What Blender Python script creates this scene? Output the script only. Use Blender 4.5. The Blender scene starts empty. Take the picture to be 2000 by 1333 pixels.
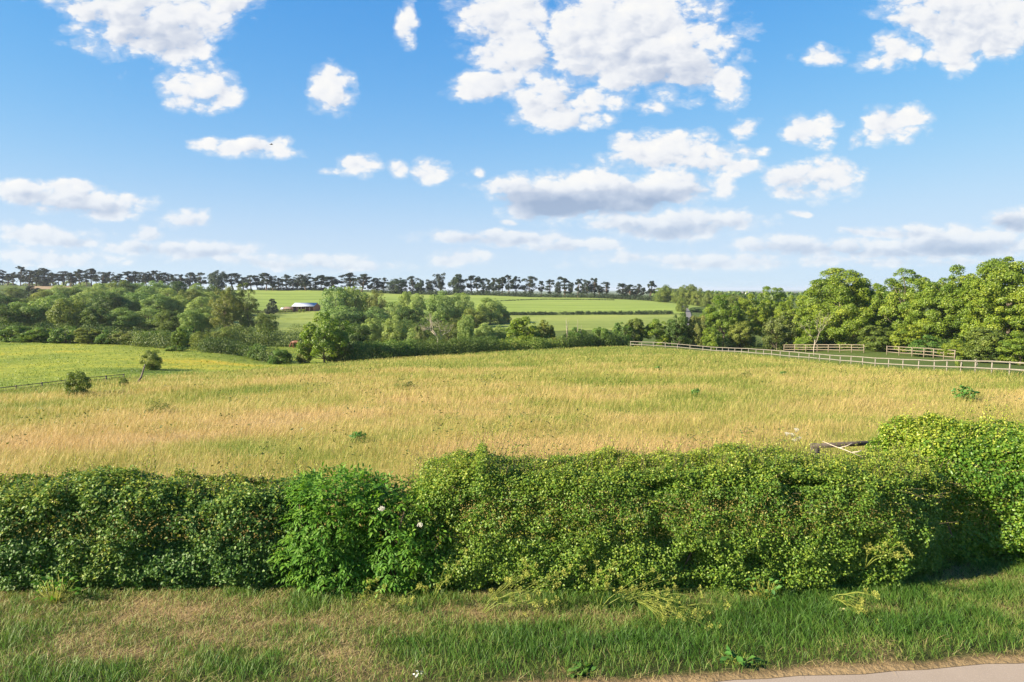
import bpy, math, random
import numpy as np
from mathutils import Vector
R = math.radians
SC = bpy.context.scene
COL = SC.collection

# ------------------------------------------------------------------ camera
F_PX = 1333.0                       # 24 mm on 36 mm, in pixels of the 2000 px wide photograph
PITCH = math.atan(100.5 / F_PX)     # horizon at row 566
CAM_H = 5.0
cam_d = bpy.data.cameras.new('camera')
cam = bpy.data.objects.new('camera', cam_d); COL.objects.link(cam)
cam_d.lens = 24.0; cam_d.sensor_width = 36.0
cam_d.clip_start = 0.1; cam_d.clip_end = 30000
cam.location = (0, 0, CAM_H)
cam.rotation_euler = (math.pi / 2 - PITCH, 0, 0)
SC.camera = cam

# ------------------------------------------------------------------ light
SUN_EL = R(28); SUN_AZ = math.atan2(-0.94, -0.34)     # azimuth from +Y towards +X
SUN_DIR = Vector((math.sin(SUN_AZ) * math.cos(SUN_EL), math.cos(SUN_AZ) * math.cos(SUN_EL), math.sin(SUN_EL)))
sd = bpy.data.lights.new('sun', 'SUN'); so = bpy.data.objects.new('sun', sd); COL.objects.link(so)
sd.energy = 4.2; sd.angle = R(0.5); sd.color = (1.0, 0.87, 0.66)
so.location = (-60, 20, 60)
so.rotation_euler = SUN_DIR.to_track_quat('Z', 'Y').to_euler()
SC.view_settings.view_transform = 'Standard'; SC.view_settings.look = 'None'
SC.view_settings.gamma = 1.0; SC.view_settings.exposure = 1.92
SC.cycles.max_bounces = 8; SC.cycles.diffuse_bounces = 3; SC.cycles.transmission_bounces = 4
SC.cycles.volume_bounces = 0
SC.cycles.use_denoising = True; SC.cycles.denoiser = 'OPENIMAGEDENOISE'; SC.cycles.denoising_prefilter = 'ACCURATE'; SC.cycles.denoising_input_passes = 'RGB_ALBEDO_NORMAL'


class NT:
    """small helper for building node trees"""
    def __init__(s, nt):
        s.nt = nt; nt.nodes.clear()
    def n(s, t, ins=None, **kw):
        nd = s.nt.nodes.new(t)
        for k, v in kw.items(): setattr(nd, k, v)
        for k, v in (ins or {}).items():
            if hasattr(v, 'is_linked') or hasattr(v, 'links'): s.nt.links.new(v, nd.inputs[k])
            else: nd.inputs[k].default_value = v
        return nd
    def math(s, op, a, b=None, c=None, clamp=False):
        nd = s.nt.nodes.new('ShaderNodeMath'); nd.operation = op; nd.use_clamp = clamp
        for i, v in enumerate((a, b, c)):
            if v is None: continue
            if hasattr(v, 'links'): s.nt.links.new(v, nd.inputs[i])
            else: nd.inputs[i].default_value = v
        return nd.outputs[0]
    def vm(s, op, a, b=None, c=None, out=0):
        nd = s.nt.nodes.new('ShaderNodeVectorMath'); nd.operation = op
        for i, v in enumerate((a, b, c)):
            if v is None: continue
            if hasattr(v, 'links'): s.nt.links.new(v, nd.inputs[i])
            else: nd.inputs[i].default_value = v
        return nd.outputs['Value'] if op in ('DOT_PRODUCT', 'LENGTH') else nd.outputs[0]
    def mix(s, f, a, b, blend='MIX'):
        nd = s.nt.nodes.new('ShaderNodeMix'); nd.data_type = 'RGBA'; nd.blend_type = blend
        for k, v in ((0, f), (6, a), (7, b)):
            if hasattr(v, 'links'): s.nt.links.new(v, nd.inputs[k])
            else: nd.inputs[k].default_value = (v if k == 0 else ((*v, 1.0) if len(v) == 3 else v))
        return nd.outputs[2]
    def ramp(s, fac, stops, interp='LINEAR'):
        nd = s.nt.nodes.new('ShaderNodeValToRGB'); cr = nd.color_ramp; cr.interpolation = interp
        while len(cr.elements) < len(stops): cr.elements.new(0.5)
        for e, (p, c) in zip(cr.elements, stops):
            e.position = p; e.color = (*c, 1.0) if not isinstance(c, float) else (c, c, c, 1)
        s.nt.links.new(fac, nd.inputs[0]); return nd.outputs[0]
    def mrange(s, v, a, b, c=0.0, d=1.0, smooth=True):
        nd = s.nt.nodes.new('ShaderNodeMapRange'); nd.interpolation_type = 'SMOOTHSTEP' if smooth else 'LINEAR'
        s.nt.links.new(v, nd.inputs[0])
        for i, x in enumerate((a, b, c, d)): nd.inputs[i + 1].default_value = x
        return nd.outputs[0]
    def noise(s, vec, scale, detail=3.0, rough=0.55, dist=0.0, out=0):
        nd = s.nt.nodes.new('ShaderNodeTexNoise'); nd.normalize = True
        nd.inputs['Scale'].default_value = scale; nd.inputs['Detail'].default_value = detail
        nd.inputs['Roughness'].default_value = rough; nd.inputs['Distortion'].default_value = dist
        if vec is not None: s.nt.links.new(vec, nd.inputs['Vector'])
        return nd.outputs[out]
    def link(s, a, b): s.nt.links.new(a, b)


def ray(px, py):
    a = (px - 1000.0) / F_PX; b = -(py - 666.5) / F_PX
    return np.array([a, math.cos(PITCH) + b * math.sin(PITCH), -math.sin(PITCH) + b * math.cos(PITCH)])

def at(px, py, Y):
    """world point seen at photo pixel (px, py) when it stands Y metres ahead"""
    d = ray(px, py); return d * (Y / d[1]) + np.array([0, 0, CAM_H])

def on_flat(px, py, z=0.0):
    d = ray(px, py); t = (z - CAM_H) / d[2]; return d * t + np.array([0, 0, CAM_H])


# ------------------------------------------------------------------ sky with broken cumulus
world = bpy.data.worlds.new('World'); SC.world = world; world.use_nodes = True
w = NT(world.node_tree)
sky = w.n('ShaderNodeTexSky', sky_type='NISHITA', sun_disc=False, sun_elevation=SUN_EL,
          sun_rotation=SUN_AZ, altitude=50.0, air_density=0.85, dust_density=0.0, ozone_density=3.5)
tc = w.n('ShaderNodeTexCoord')
sep = w.n('ShaderNodeSeparateXYZ', {0: tc.outputs['Generated']})
ay = w.math('MAXIMUM', w.math('ABSOLUTE', sep.outputs[1]), 0.05)
u_ = w.math('DIVIDE', sep.outputs[0], ay); v_ = w.math('DIVIDE', sep.outputs[2], ay)
P0 = w.n('ShaderNodeCombineXYZ', {0: u_, 1: v_}).outputs[0]
# cloud puffs, wider than tall towards the horizon
nv = w.vm('MULTIPLY', P0, (1.0, 1.55, 1.0))
n_big = w.noise(nv, 9.0, 2.0, 0.5, out=1)
n_mid = w.noise(nv, 24.0, 5.0, 0.62, out=0)
n_fine = w.noise(nv, 15.0, 6.0, 0.66, out=0)
nv_up = w.vm('ADD', nv, (-0.016, 0.014, 0.0))
n_up = w.noise(nv_up, 15.0, 3.0, 0.5, out=0)
n_soft = w.noise(nv, 15.0, 3.0, 0.5, out=0)
warp = w.vm('MULTIPLY', w.vm('SUBTRACT', n_big, (0.5, 0.5, 0.5)), (0.055, 0.03, 0.0))
PW = w.vm('ADD', P0, warp)
# photo pixel, radii, density, greyness of the base
CLOUDS = [
    (300, 25, 160, 85, 1.0, .5), (350, 75, 75, 45, .9, .3), (190, 5, 90, 32, .8, .3), (450, -5, 60, 28, .7, .2), (250, -60, 300, 50, .9, .6),
    (395, 178, 66, 36, .85, .15), (345, 160, 34, 26, .6, .1), (430, 196, 34, 20, .8, .1),
    (645, 175, 42, 44, .85, .1), (655, 205, 36, 20, .7, .1), (785, 55, 20, 30, .65, .0), (806, 22, 14, 26, .6, 0),
    (1000, 85, 90, 90, 1.0, .25), (985, 15, 95, 66, 1.0, .2), (1240, 85, 195, 92, 1.25, .35), (1235, 15, 120, 60, 1.1, .2), (1330, 120, 110, 52, 1.0, .25),
    (1420, 158, 42, 42, .8, .1), (950, 168, 74, 30, .85, .3), (1110, 185, 110, 36, .7, .3), (1100, 222, 96, 30, .95, .3), (1050, 218, 42, 24, .8, .1), (1270, 212, 24, 14, .45, 0),
    (490, 290, 80, 16, .8, .2), (405, 277, 32, 12, .6, .1), (545, 292, 30, 15, .7, .1),
    (700, 320, 44, 22, .8, .1), (648, 329, 22, 8, .5, 0), (845, 330, 36, 22, .8, .1), (785, 326, 24, 14, .45, 0), (932, 344, 10, 8, .4, 0),
    (1170, 378, 215, 46, 1.25, .95), (1060, 385, 95, 46, 1.1, .8), (1290, 362, 110, 36, 1.0, .6), (1310, 438, 170, 30, 1.1, .8), (1390, 372, 42, 22, .7, .2),
    (1300, 300, 110, 40, .85, .2), (1400, 328, 95, 24, .8, .3), (1230, 285, 42, 26, .8, .1), (1440, 300, 50, 16, .6, .1),
    (1575, 355, 90, 34, .95, .4), (1620, 330, 56, 24, .8, .1), (1530, 375, 46, 14, .7, .2),
    (1588, 256, 44, 30, .85, .1), (1740, 248, 56, 34, .85, .1), (1676, 280, 16, 10, .55, 0), (1452, 247, 28, 16, .65, 0),
    (1890, 25, 150, 66, 1.1, .35), (1870, 100, 56, 36, .9, .2), (1960, 70, 80, 46, 1.0, .2), (1780, 0, 60, 24, .7, .1),
    (1745, 100, 46, 34, .75, .1), (1700, 120, 30, 20, .5, 0), (1600, 108, 40, 14, .5, 0),
    (130, 392, 150, 26, 1.0, .5), (45, 374, 70, 20, .9, .3), (225, 402, 70, 24, .95, .5), (150, 372, 60, 22, .8, .2),
    (80, 462, 110, 20, .95, .45), (150, 470, 40, 18, .8, .3), (365, 432, 44, 17, .75, .3), (292, 459, 30, 15, .75, .2),
    (300, 484, 105, 15, .8, .6), (410, 488, 110, 18, .85, .6), (570, 508, 150, 15, .75, .7), (690, 519, 120, 12, .55, .7), (100, 505, 140, 16, .55, .5),
    (975, 467, 140, 16, .9, .7), (1120, 483, 90, 14, .85, .6), (905, 505, 56, 14, .75, .5), (1000, 434, 18, 7, .4, .3),
    (1540, 482, 110, 20, .85, .8), (1720, 489, 190, 20, .85, .9), (1890, 470, 140, 30, 1.0, 1.3), (1985, 428, 60, 24, 1.0, 1.2), (1760, 455, 120, 12, .7, .6),
    (1400, 506, 250, 15, .6, .8), (1760, 512, 240, 10, .5, .7), (1560, 421, 18, 6, .45, 0),
]
Fm = Sh = None
for (cx, cy, rx, ry, st, gr) in CLOUDS:
    d = ray(cx, cy); u0, v0 = d[0] / d[1], d[2] / d[1]
    su, sv = F_PX / (rx * 1.04), F_PX / (ry * 1.06)
    q = w.vm('MULTIPLY_ADD', PW, (su, sv, 0.0), (-u0 * su, -v0 * sv, 0.0))
    f = w.math('MULTIPLY_ADD', w.vm('DOT_PRODUCT', q, q), -st * 0.6, st * 0.6)
    Fm = f if Fm is None else w.math('SMOOTH_MAX', Fm, f, 0.12)
    if gr > 0:
        low = w.math('MULTIPLY', w.math('MAXIMUM', f, 0.0), w.math('MULTIPLY_ADD', w.vm('DOT_PRODUCT', q, (0, 1, 0)), -gr * 1.5, gr * .55))  # underside shade of each puff, painted into the cloud colour
        Sh = low if Sh is None else w.math('ADD', Sh, low)
def billow(vec, sc):
    v = w.n('ShaderNodeTexVoronoi', {'Vector': vec, 'Scale': sc, 'Detail': 2.0, 'Roughness': 0.5, 'Lacunarity': 2.1}, feature='F1', voronoi_dimensions='2D', normalize=True)
    return v.outputs['Distance']
nvw = w.vm('ADD', nv, w.vm('MULTIPLY', w.vm('SUBTRACT', w.noise(nv, 30.0, 3.0, 0.6, out=1), (0.5, 0.5, 0.5)), (0.03, 0.03, 0.0)))
bil = billow(nvw, 22.0); bil_up = billow(w.vm('ADD', nvw, (-0.010, 0.012, 0.0)), 22.0)
fbm = w.math('ADD', w.math('MULTIPLY', w.math('SUBTRACT', n_fine, 0.5), 1.15), w.math('MULTIPLY', w.math('SUBTRACT', 0.33, bil), 1.5))
dens = w.math('ADD', Fm, fbm)
n_wisp = w.noise(w.vm('ADD', w.vm('MULTIPLY', P0, (22.0, 40.0, 1.0)), w.vm('SCALE', n_big)), 1.0, 6.0, 0.7, 0.6)
dens2 = w.math('ADD', dens, w.math('MULTIPLY', w.math('SUBTRACT', n_wisp, 0.5), 0.9))
alpha = w.math('MAXIMUM', w.mrange(dens2, -0.02, 0.40), w.math('MULTIPLY', w.mrange(dens2, -0.24, 0.30), 0.42))
relief = w.math('ADD', w.math('MULTIPLY', w.math('SUBTRACT', n_soft, n_up), 1.6), w.math('MULTIPLY', w.math('SUBTRACT', bil_up, bil), 1.6))  # painted billow lighting: paler towards the sun, greyer away from it
grey = w.math('ADD', w.math('MULTIPLY', Sh, 0.9), w.math('MULTIPLY', relief, -0.40))
grey = w.mrange(grey, -0.22, 0.75, 0.0, 1.0, False)
cloud_col = w.ramp(grey, [(0.0, (1.0, 0.985, 0.95)), (0.3, (0.90, 0.91, 0.93)), (0.62, (0.58, 0.64, 0.76)), (1.0, (0.36, 0.44, 0.60))])
above = w.mrange(v_, 0.004, 0.03)
alpha = w.math('MULTIPLY', alpha, above)
# low clouds dissolve into the air near the horizon
fade = w.mrange(v_, 0.0, 0.20, 0.55, 0.97)
alpha = w.math('MULTIPLY', alpha, fade)
SKY_STRENGTH = 0.15
CLOUD_GAIN = 0.268
SKY_MAX = (0.165, 0.212, 0.256)
cl = w.vm('SCALE', cloud_col); w.nt.nodes[-1].inputs['Scale'].default_value = CLOUD_GAIN / SKY_STRENGTH
hs = w.n('ShaderNodeHueSaturation', {'Saturation': 1.3, 'Value': 0.92, 'Color': w.mix(1.0, sky.outputs[0], (1.0, 0.86, 1.0), 'MULTIPLY')})
# soft shoulder, as film has, so that the sky near the horizon stays blue
ex = w.vm('MULTIPLY', hs.outputs[0], tuple(-SKY_STRENGTH / m for m in SKY_MAX))
sx = w.n('ShaderNodeSeparateXYZ', {0: ex})
sc3 = w.n('ShaderNodeCombineXYZ', {k: w.math('MULTIPLY_ADD', w.math('EXPONENT', sx.outputs[k]), -SKY_MAX[k] / SKY_STRENGTH, SKY_MAX[k] / SKY_STRENGTH) for k in range(3)})
skymix = w.mix(alpha, sc3.outputs[0], cl)
bg = w.n('ShaderNodeBackground', {'Color': skymix, 'Strength': SKY_STRENGTH})
wo = w.n('ShaderNodeOutputWorld'); w.link(bg.outputs[0], wo.inputs['Surface'])
world.cycles.sampling_method = 'MANUAL'; world.cycles.sample_map_resolution = 512

# ------------------------------------------------------------------ helpers
rng = np.random.default_rng(7)

def hash3(i, j, k, seed):
    h = (i.astype(np.int64) * 374761393 + j.astype(np.int64) * 668265263 + k.astype(np.int64) * 2147483647 + seed * 974711) & 0xFFFFFFFF
    h = ((h ^ (h >> 13)) * 1274126177) & 0xFFFFFFFF
    return ((h ^ (h >> 16)) & 0xFFFFFF) / float(0xFFFFFF)

def vnoise(p, scale=1.0, seed=0, octaves=1):
    """value noise 0..1 at points p (n,3)"""
    p = np.asarray(p, float); out = np.zeros(len(p)); amp = 1.0; tot = 0.0
    for o in range(octaves):
        q = p * scale * (2 ** o) + 100.5; i = np.floor(q); f = q - i; f = f * f * (3 - 2 * f)
        i = i.astype(np.int64); r = 0
        for dx in (0, 1):
            for dy in (0, 1):
                for dz in (0, 1):
                    wgt = (f[:, 0] if dx else 1 - f[:, 0]) * (f[:, 1] if dy else 1 - f[:, 1]) * (f[:, 2] if dz else 1 - f[:, 2])
                    r = r + wgt * hash3(i[:, 0] + dx, i[:, 1] + dy, i[:, 2] + dz, seed + o)
        out += amp * r; tot += amp; amp *= 0.5
    return out / tot

def unit(v): return v / np.maximum(np.linalg.norm(v, axis=-1, keepdims=True), 1e-9)

def mesh_np(name, V, faces, mat=None, parent=None, tint=None, smooth=False, link=True):
    """one mesh object from a vertex array and a list of (m,k) face arrays"""
    me = bpy.data.meshes.new(name)
    V = np.asarray(V, np.float32)
    faces = [np.asarray(f, np.int32) for f in faces if len(f)]
    me.vertices.add(len(V)); me.vertices.foreach_set('co', V.ravel())
    loops = np.concatenate([f.ravel() for f in faces])
    sizes = np.concatenate([np.full(len(f), f.shape[1], np.int32) for f in faces])
    starts = np.concatenate([[0], np.cumsum(sizes)[:-1]]).astype(np.int32)
    me.loops.add(len(loops)); me.loops.foreach_set('vertex_index', loops)
    me.polygons.add(len(sizes)); me.polygons.foreach_set('loop_start', starts)
    if smooth: me.polygons.foreach_set('use_smooth', np.ones(len(sizes), bool))
    if tint is not None:
        a = me.attributes.new('tint', 'FLOAT', 'FACE'); a.data.foreach_set('value', np.asarray(tint, np.float32))
    me.update(calc_edges=True)
    if mat is not None: me.materials.append(mat)
    o = bpy.data.objects.new(name, me)
    if link: COL.objects.link(o)
    if parent is not None: o.parent = parent
    return o

def empty(name, loc=(0, 0, 0), rz=0.0, scale=(1, 1, 1)):
    o = bpy.data.objects.new(name, None); COL.objects.link(o)
    o.location = loc; o.rotation_euler = (0, 0, rz); o.scale = scale; o.empty_display_size = 0.3
    return o

def tag(o, label, cat, group=None, kind=None):
    o['label'] = label; o['category'] = cat
    if group: o['group'] = group
    if kind: o['kind'] = kind
    return o

def dup(root, loc, rz, scale, name=None):
    """a copy of a thing with copies of its parts and their parts"""
    r = root.copy(); COL.objects.link(r); r.location = loc; r.rotation_euler = (0, 0, rz); r.scale = scale
    for k in list(r.keys()): del r[k]
    for ch in list(root.children):
        c = ch.copy(); COL.objects.link(c); c.parent = r
        for g in list(ch.children):
            d = g.copy(); COL.objects.link(d); d.parent = c
    return r

class MB:
    """collects verts and faces for one mesh"""
    def __init__(s): s.v = []; s.f3 = []; s.f4 = []; s.t3 = []; s.t4 = []; s.n = 0
    def add(s, V, f3=None, f4=None, t3=None, t4=None):
        V = np.asarray(V, float)
        if f3 is not None and len(f3): s.f3.append(np.asarray(f3) + s.n); s.t3.append(np.zeros(len(f3)) if t3 is None else np.broadcast_to(t3, len(f3)))
        if f4 is not None and len(f4): s.f4.append(np.asarray(f4) + s.n); s.t4.append(np.zeros(len(f4)) if t4 is None else np.broadcast_to(t4, len(f4)))
        s.v.append(V); s.n += len(V)
    def tube(s, pts, rad, sides=6, t=0.5):
        pts = np.asarray(pts, float); n = len(pts); rad = np.broadcast_to(rad, n)
        d = unit(np.gradient(pts, axis=0))
        ref = np.where(np.abs(d[:, 2:3]) > 0.9, [[1.0, 0, 0]], [[0, 0, 1.0]])
        a = unit(np.cross(d, ref)); b = np.cross(d, a)
        th = np.linspace(0, 2 * np.pi, sides, endpoint=False)
        V = pts[:, None] + rad[:, None, None] * (np.cos(th)[None, :, None] * a[:, None] + np.sin(th)[None, :, None] * b[:, None])
        f = []
        for i in range(n - 1):
            for j in range(sides):
                k = (j + 1) % sides
                f.append((i * sides + j, i * sides + k, (i + 1) * sides + k, (i + 1) * sides + j))
        s.add(V.reshape(-1, 3), f4=f, t4=t)
        cap0 = [(0, i + 1, i) for i in range(1, sides - 1)]
        e = (n - 1) * sides; cap1 = [(e, e + i, e + i + 1) for i in range(1, sides - 1)]
        s.f3.append(np.array(cap0 + cap1) + s.n - n * sides); s.t3.append(np.full(len(cap0) * 2, t))
    def box(s, c, size, rot=0.0, pitch=0.0, t=0.5):
        x, y, z = np.array(size) / 2
        V = np.array([(-x, -y, -z), (x, -y, -z), (x, y, -z), (-x, y, -z), (-x, -y, z), (x, -y, z), (x, y, z), (-x, y, z)])
        cp, sp = math.cos(pitch), math.sin(pitch); V = np.stack([V[:, 0] * cp - V[:, 2] * sp, V[:, 1], V[:, 0] * sp + V[:, 2] * cp], 1)
        cr, sr = math.cos(rot), math.sin(rot); V = np.stack([V[:, 0] * cr - V[:, 1] * sr, V[:, 0] * sr + V[:, 1] * cr, V[:, 2]], 1)
        s.add(V + np.array(c), f4=[(3, 2, 1, 0), (4, 5, 6, 7), (0, 1, 5, 4), (1, 2, 6, 5), (2, 3, 7, 6), (3, 0, 4, 7)], t4=t)
    def build(s, name, mat, parent=None, smooth=False, tint=True):
        f3 = np.concatenate(s.f3) if s.f3 else np.zeros((0, 3), int); f4 = np.concatenate(s.f4) if s.f4 else np.zeros((0, 4), int)
        t = np.concatenate([x for x in ([np.concatenate(s.t3)] if s.t3 else []) + ([np.concatenate(s.t4)] if s.t4 else [])])
        return mesh_np(name, np.concatenate(s.v), [f3, f4], mat, parent, t if tint else None, smooth)

def leaf_cards(C, A, N, L, W, fold=0.25, shape='diamond'):
    """folded leaves at C pointing along A with upper side N"""
    n = len(C); A = unit(A); B = unit(np.cross(A, N)); N = np.cross(B, A)
    L = np.broadcast_to(L, n)[:, None]; W = np.broadcast_to(W, n)[:, None]
    if shape == 'diamond':
        V = np.stack([C - A * L * .5, C + B * W * .5 + N * W * fold - A * L * .06, C + A * L * .5, C - B * W * .5 + N * W * fold - A * L * .06], 1)
        base = np.arange(n)[:, None] * 4
        F = np.concatenate([base + [0, 1, 2], base + [0, 2, 3]])
        return V.reshape(-1, 3), F, 2
    V = np.stack([C - A * L * .5, C + B * W * .42 + N * W * fold - A * L * .2, C + B * W * .45 + N * W * fold + A * L * .12, C + A * L * .5 - N * L * .12,
                  C - B * W * .45 + N * W * fold + A * L * .12, C - B * W * .42 + N * W * fold - A * L * .2, C + A * L * .1], 1)
    base = np.arange(n)[:, None] * 7
    F = np.concatenate([base + [0, 1, 6], base + [1, 2, 6], base + [2, 3, 6], base + [6, 3, 4], base + [6, 4, 5], base + [0, 6, 5]])
    return V.reshape(-1, 3), F, 6

def rand_dirs(r, n):
    v = r.normal(size=(n, 3)); return unit(v)

# ------------------------------------------------------------------ terrain: one smooth hillside surface
CTRL = []
for px, py, Y in [
    # meadow, left to right, convex towards its far edge
    (-300, 850, 24), (-200, 800, 34), (0, 800, 32), (0, 768, 45), (-250, 770, 48), (130, 765, 43), (300, 738, 60), (200, 860, 23), (400, 739, 58), (520, 722, 72), (620, 713, 86),
    (600, 860, 23.3), (600, 770, 36), (600, 730, 55), (1000, 860, 22.8), (1000, 770, 34), (1000, 725, 53), (1000, 700, 78), (1000, 688, 100), (800, 700, 92), (1200, 677, 114),
    (1400, 860, 22.8), (1400, 770, 33.5), (1400, 720, 52), (1400, 692, 80), (1393, 690, 103), (1800, 860, 22.6), (1800, 780, 32), (1850, 726, 53), (2000, 735, 42), (1650, 711, 71), (2300, 775, 36),
    (1700, 690, 100), (1900, 700, 90), (2100, 715, 75), (2400, 720, 70), (1500, 683, 125), (1300, 672, 130),
    # left pasture on the valley floor
    (0, 735, 66), (0, 700, 88), (0, 668, 120), (250, 712, 76), (250, 685, 100), (300, 675, 116), (-300, 700, 90), (-300, 670, 125), (420, 712, 82), (430, 692, 100), (540, 706, 100),
    # valley bottom behind the crest hedge
    (700, 690, 120), (900, 682, 130), (560, 676, 128), (500, 670, 140), (1050, 668, 150), (650, 655, 180), (850, 655, 185), (1100, 640, 205),
    # slopes beyond
    (0, 652, 145), (200, 652, 145), (400, 650, 150), (0, 615, 220), (200, 612, 230), (400, 610, 240), (0, 586, 330), (200, 588, 330), (400, 590, 340), (0, 558, 470), (250, 558, 470), (-300, 560, 470), (-300, 640, 160),
    (540, 640, 215), (560, 613, 320), (480, 612, 320), (500, 568, 460), (620, 568, 460), (640, 600, 345),
    (800, 600, 330), (800, 575, 455), (950, 640, 215), (950, 615, 285), (950, 577, 450), (1150, 614, 285), (1150, 582, 440), (1300, 640, 205), (1300, 614, 280), (1300, 590, 425),
    (1340, 604, 310), (1400, 612, 300), (1400, 600, 400), (1550, 605, 330), (1800, 610, 320), (2200, 615, 320), (1550, 640, 200), (1800, 650, 190),
    (0, 561, 620), (250, 565, 620), (500, 572, 620), (950, 581, 600), (1150, 586, 600),
    # far plain
    (-300, 563, 800), (200, 566, 900), (700, 571, 900), (1000, 574, 900), (1300, 582, 800), (1600, 586, 800), (2000, 587, 800), (2400, 588, 800),
]:
    p = at(px, py, Y); CTRL.append((p[0], p[1], p[2]))
for X in (-40, -24, -12, 0, 12, 24, 40):
    for Y in (-12, -4, 4, 9, 13, 18): CTRL.append((X, Y, 0.0 if Y < 15 else -0.03))
for s_ in (-1.2, -.6, 0, .6, 1.2):
    for Y, z in ((1800, -12), (3500, -13), (7000, -14), (14000, -16)): CTRL.append((s_ * Y, Y, z))
CTRL = np.array(CTRL)
def warp2(X, Y): return np.stack([X / (np.abs(Y) + 25.0) * 3.0, np.log(Y + 25.0)], -1)
cw = warp2(CTRL[:, 0], CTRL[:, 1])
def _phi(r2): return 0.5 * r2 * np.log(r2 + 1e-12)
def _tps_fit(c, z, lam=2e-4):
    n = len(c); K = _phi(((c[:, None] - c[None]) ** 2).sum(-1)) + lam * np.eye(n)
    Pm = np.concatenate([np.ones((n, 1)), c], 1)
    A = np.zeros((n + 3, n + 3)); A[:n, :n] = K; A[:n, n:] = Pm; A[n:, :n] = Pm.T
    return np.linalg.solve(A, np.concatenate([z, np.zeros(3)]))
# the spline works on the sight angle (z - camera) / distance so that far and near weigh alike
ZW = CTRL[:, 2] / (np.abs(CTRL[:, 1]) + 25.0)
TW = _tps_fit(cw, ZW)
def ground(X, Y):
    X = np.atleast_1d(np.asarray(X, float)); Y = np.atleast_1d(np.asarray(Y, float))
    out = np.empty(len(X))
    for i in range(0, len(X), 40000):
        q = warp2(X[i:i + 40000], Y[i:i + 40000])
        K = _phi(((q[:, None] - cw[None]) ** 2).sum(-1))
        out[i:i + 40000] = K @ TW[:-3] + TW[-3] + q @ TW[-2:]
    z = out * (np.abs(Y) + 25.0)
    near = np.clip((Y - 12.0) / 5.0, 0, 1); near = near * near * (3 - 2 * near)
    return z * near
def gz(x, y): return float(ground([x], [y])[0])
def gpt(px, Y):
    """ground point below photo column px at distance Y"""
    x = (px - 1000.0) / F_PX * Y * 1.0; x = x / (math.cos(PITCH))   # columns hardly shift with pitch
    return np.array([x, Y, gz(x, Y)])
def row_of(x, y, z):
    f = y * math.cos(PITCH) - (z - CAM_H) * math.sin(PITCH); u = y * math.sin(PITCH) + (z - CAM_H) * math.cos(PITCH)
    return 666.5 - F_PX * u / f
def y_at_row(px, row, y0=12.0, y1=600.0):
    Ys = np.exp(np.linspace(math.log(y0), math.log(y1), 500)); X = (px - 1000) / F_PX * Ys
    rows = row_of(X, Ys, ground(X, Ys)); k = np.argmax(rows <= row)
    return float(Ys[k])

# ------------------------------------------------------------------ materials
def mat_new(name):
    m = bpy.data.materials.new(name); m.use_nodes = True; return m, NT(m.node_tree)

def leaf_mat(name, stops, trans=0.38, rough=0.5, spec=0.35, vary=0.12, glow=(1.08, 1.15, 0.5)):
    """foliage: colour by leaf (tint attribute), a little different on every plant"""
    m, t = mat_new(name)
    a = t.n('ShaderNodeAttribute', attribute_name='tint')
    col = t.ramp(a.outputs['Fac'], stops)
    oi = t.n('ShaderNodeObjectInfo')
    val = t.math('MULTIPLY_ADD', oi.outputs['Random'], vary * 2, 1.0 - vary)
    hue = t.math('MULTIPLY_ADD', oi.outputs['Random'], -vary * 0.22, 0.5 + vary * 0.11)
    hsv = t.n('ShaderNodeHueSaturation', {'Hue': hue, 'Saturation': 1.0, 'Value': val, 'Color': col})
    c = hsv.outputs[0]
    pb = t.n('ShaderNodeBsdfPrincipled', {'Base Color': c, 'Roughness': rough, 'Specular IOR Level': spec})
    tr = t.n('ShaderNodeBsdfTranslucent', {'Color': t.mix(1.0, c, (*glow,), 'MULTIPLY')})
    mx = t.n('ShaderNodeMixShader', {0: trans, 1: pb.outputs[0], 2: tr.outputs[0]})
    o = t.n('ShaderNodeOutputMaterial'); t.link(mx.outputs[0], o.inputs[0])
    return m

def bark_mat(name, c1, c2, scale=6.0):
    m, t = mat_new(name)
    g = t.n('ShaderNodeTexCoord')
    v = t.vm('MULTIPLY', g.outputs['Object'], (1, 1, 0.25))
    n = t.noise(v, scale, 4.0, 0.6)
    pb = t.n('ShaderNodeBsdfPrincipled', {'Base Color': t.ramp(n, [(0.3, c1), (0.7, c2)]), 'Roughness': 0.9})
    b = t.n('ShaderNodeBump', {'Strength': 0.5, 'Distance': 0.02, 'Height': n}); t.link(b.outputs[0], pb.inputs['Normal'])
    o = t.n('ShaderNodeOutputMaterial'); t.link(pb.outputs[0], o.inputs[0]); return m

def plain_mat(name, c1, c2, scale=3.0, rough=0.8, metal=0.0, bump=0.0):
    m, t = mat_new(name)
    g = t.n('ShaderNodeTexCoord'); n = t.noise(g.outputs['Object'], scale, 4.0, 0.6)
    pb = t.n('ShaderNodeBsdfPrincipled', {'Base Color': t.ramp(n, [(0.3, c1), (0.7, c2)]), 'Roughness': rough, 'Metallic': metal})
    if bump:
        b = t.n('ShaderNodeBump', {'Strength': bump, 'Distance': 0.02, 'Height': n}); t.link(b.outputs[0], pb.inputs['Normal'])
    o = t.n('ShaderNodeOutputMaterial'); t.link(pb.outputs[0], o.inputs[0]); return m

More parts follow.
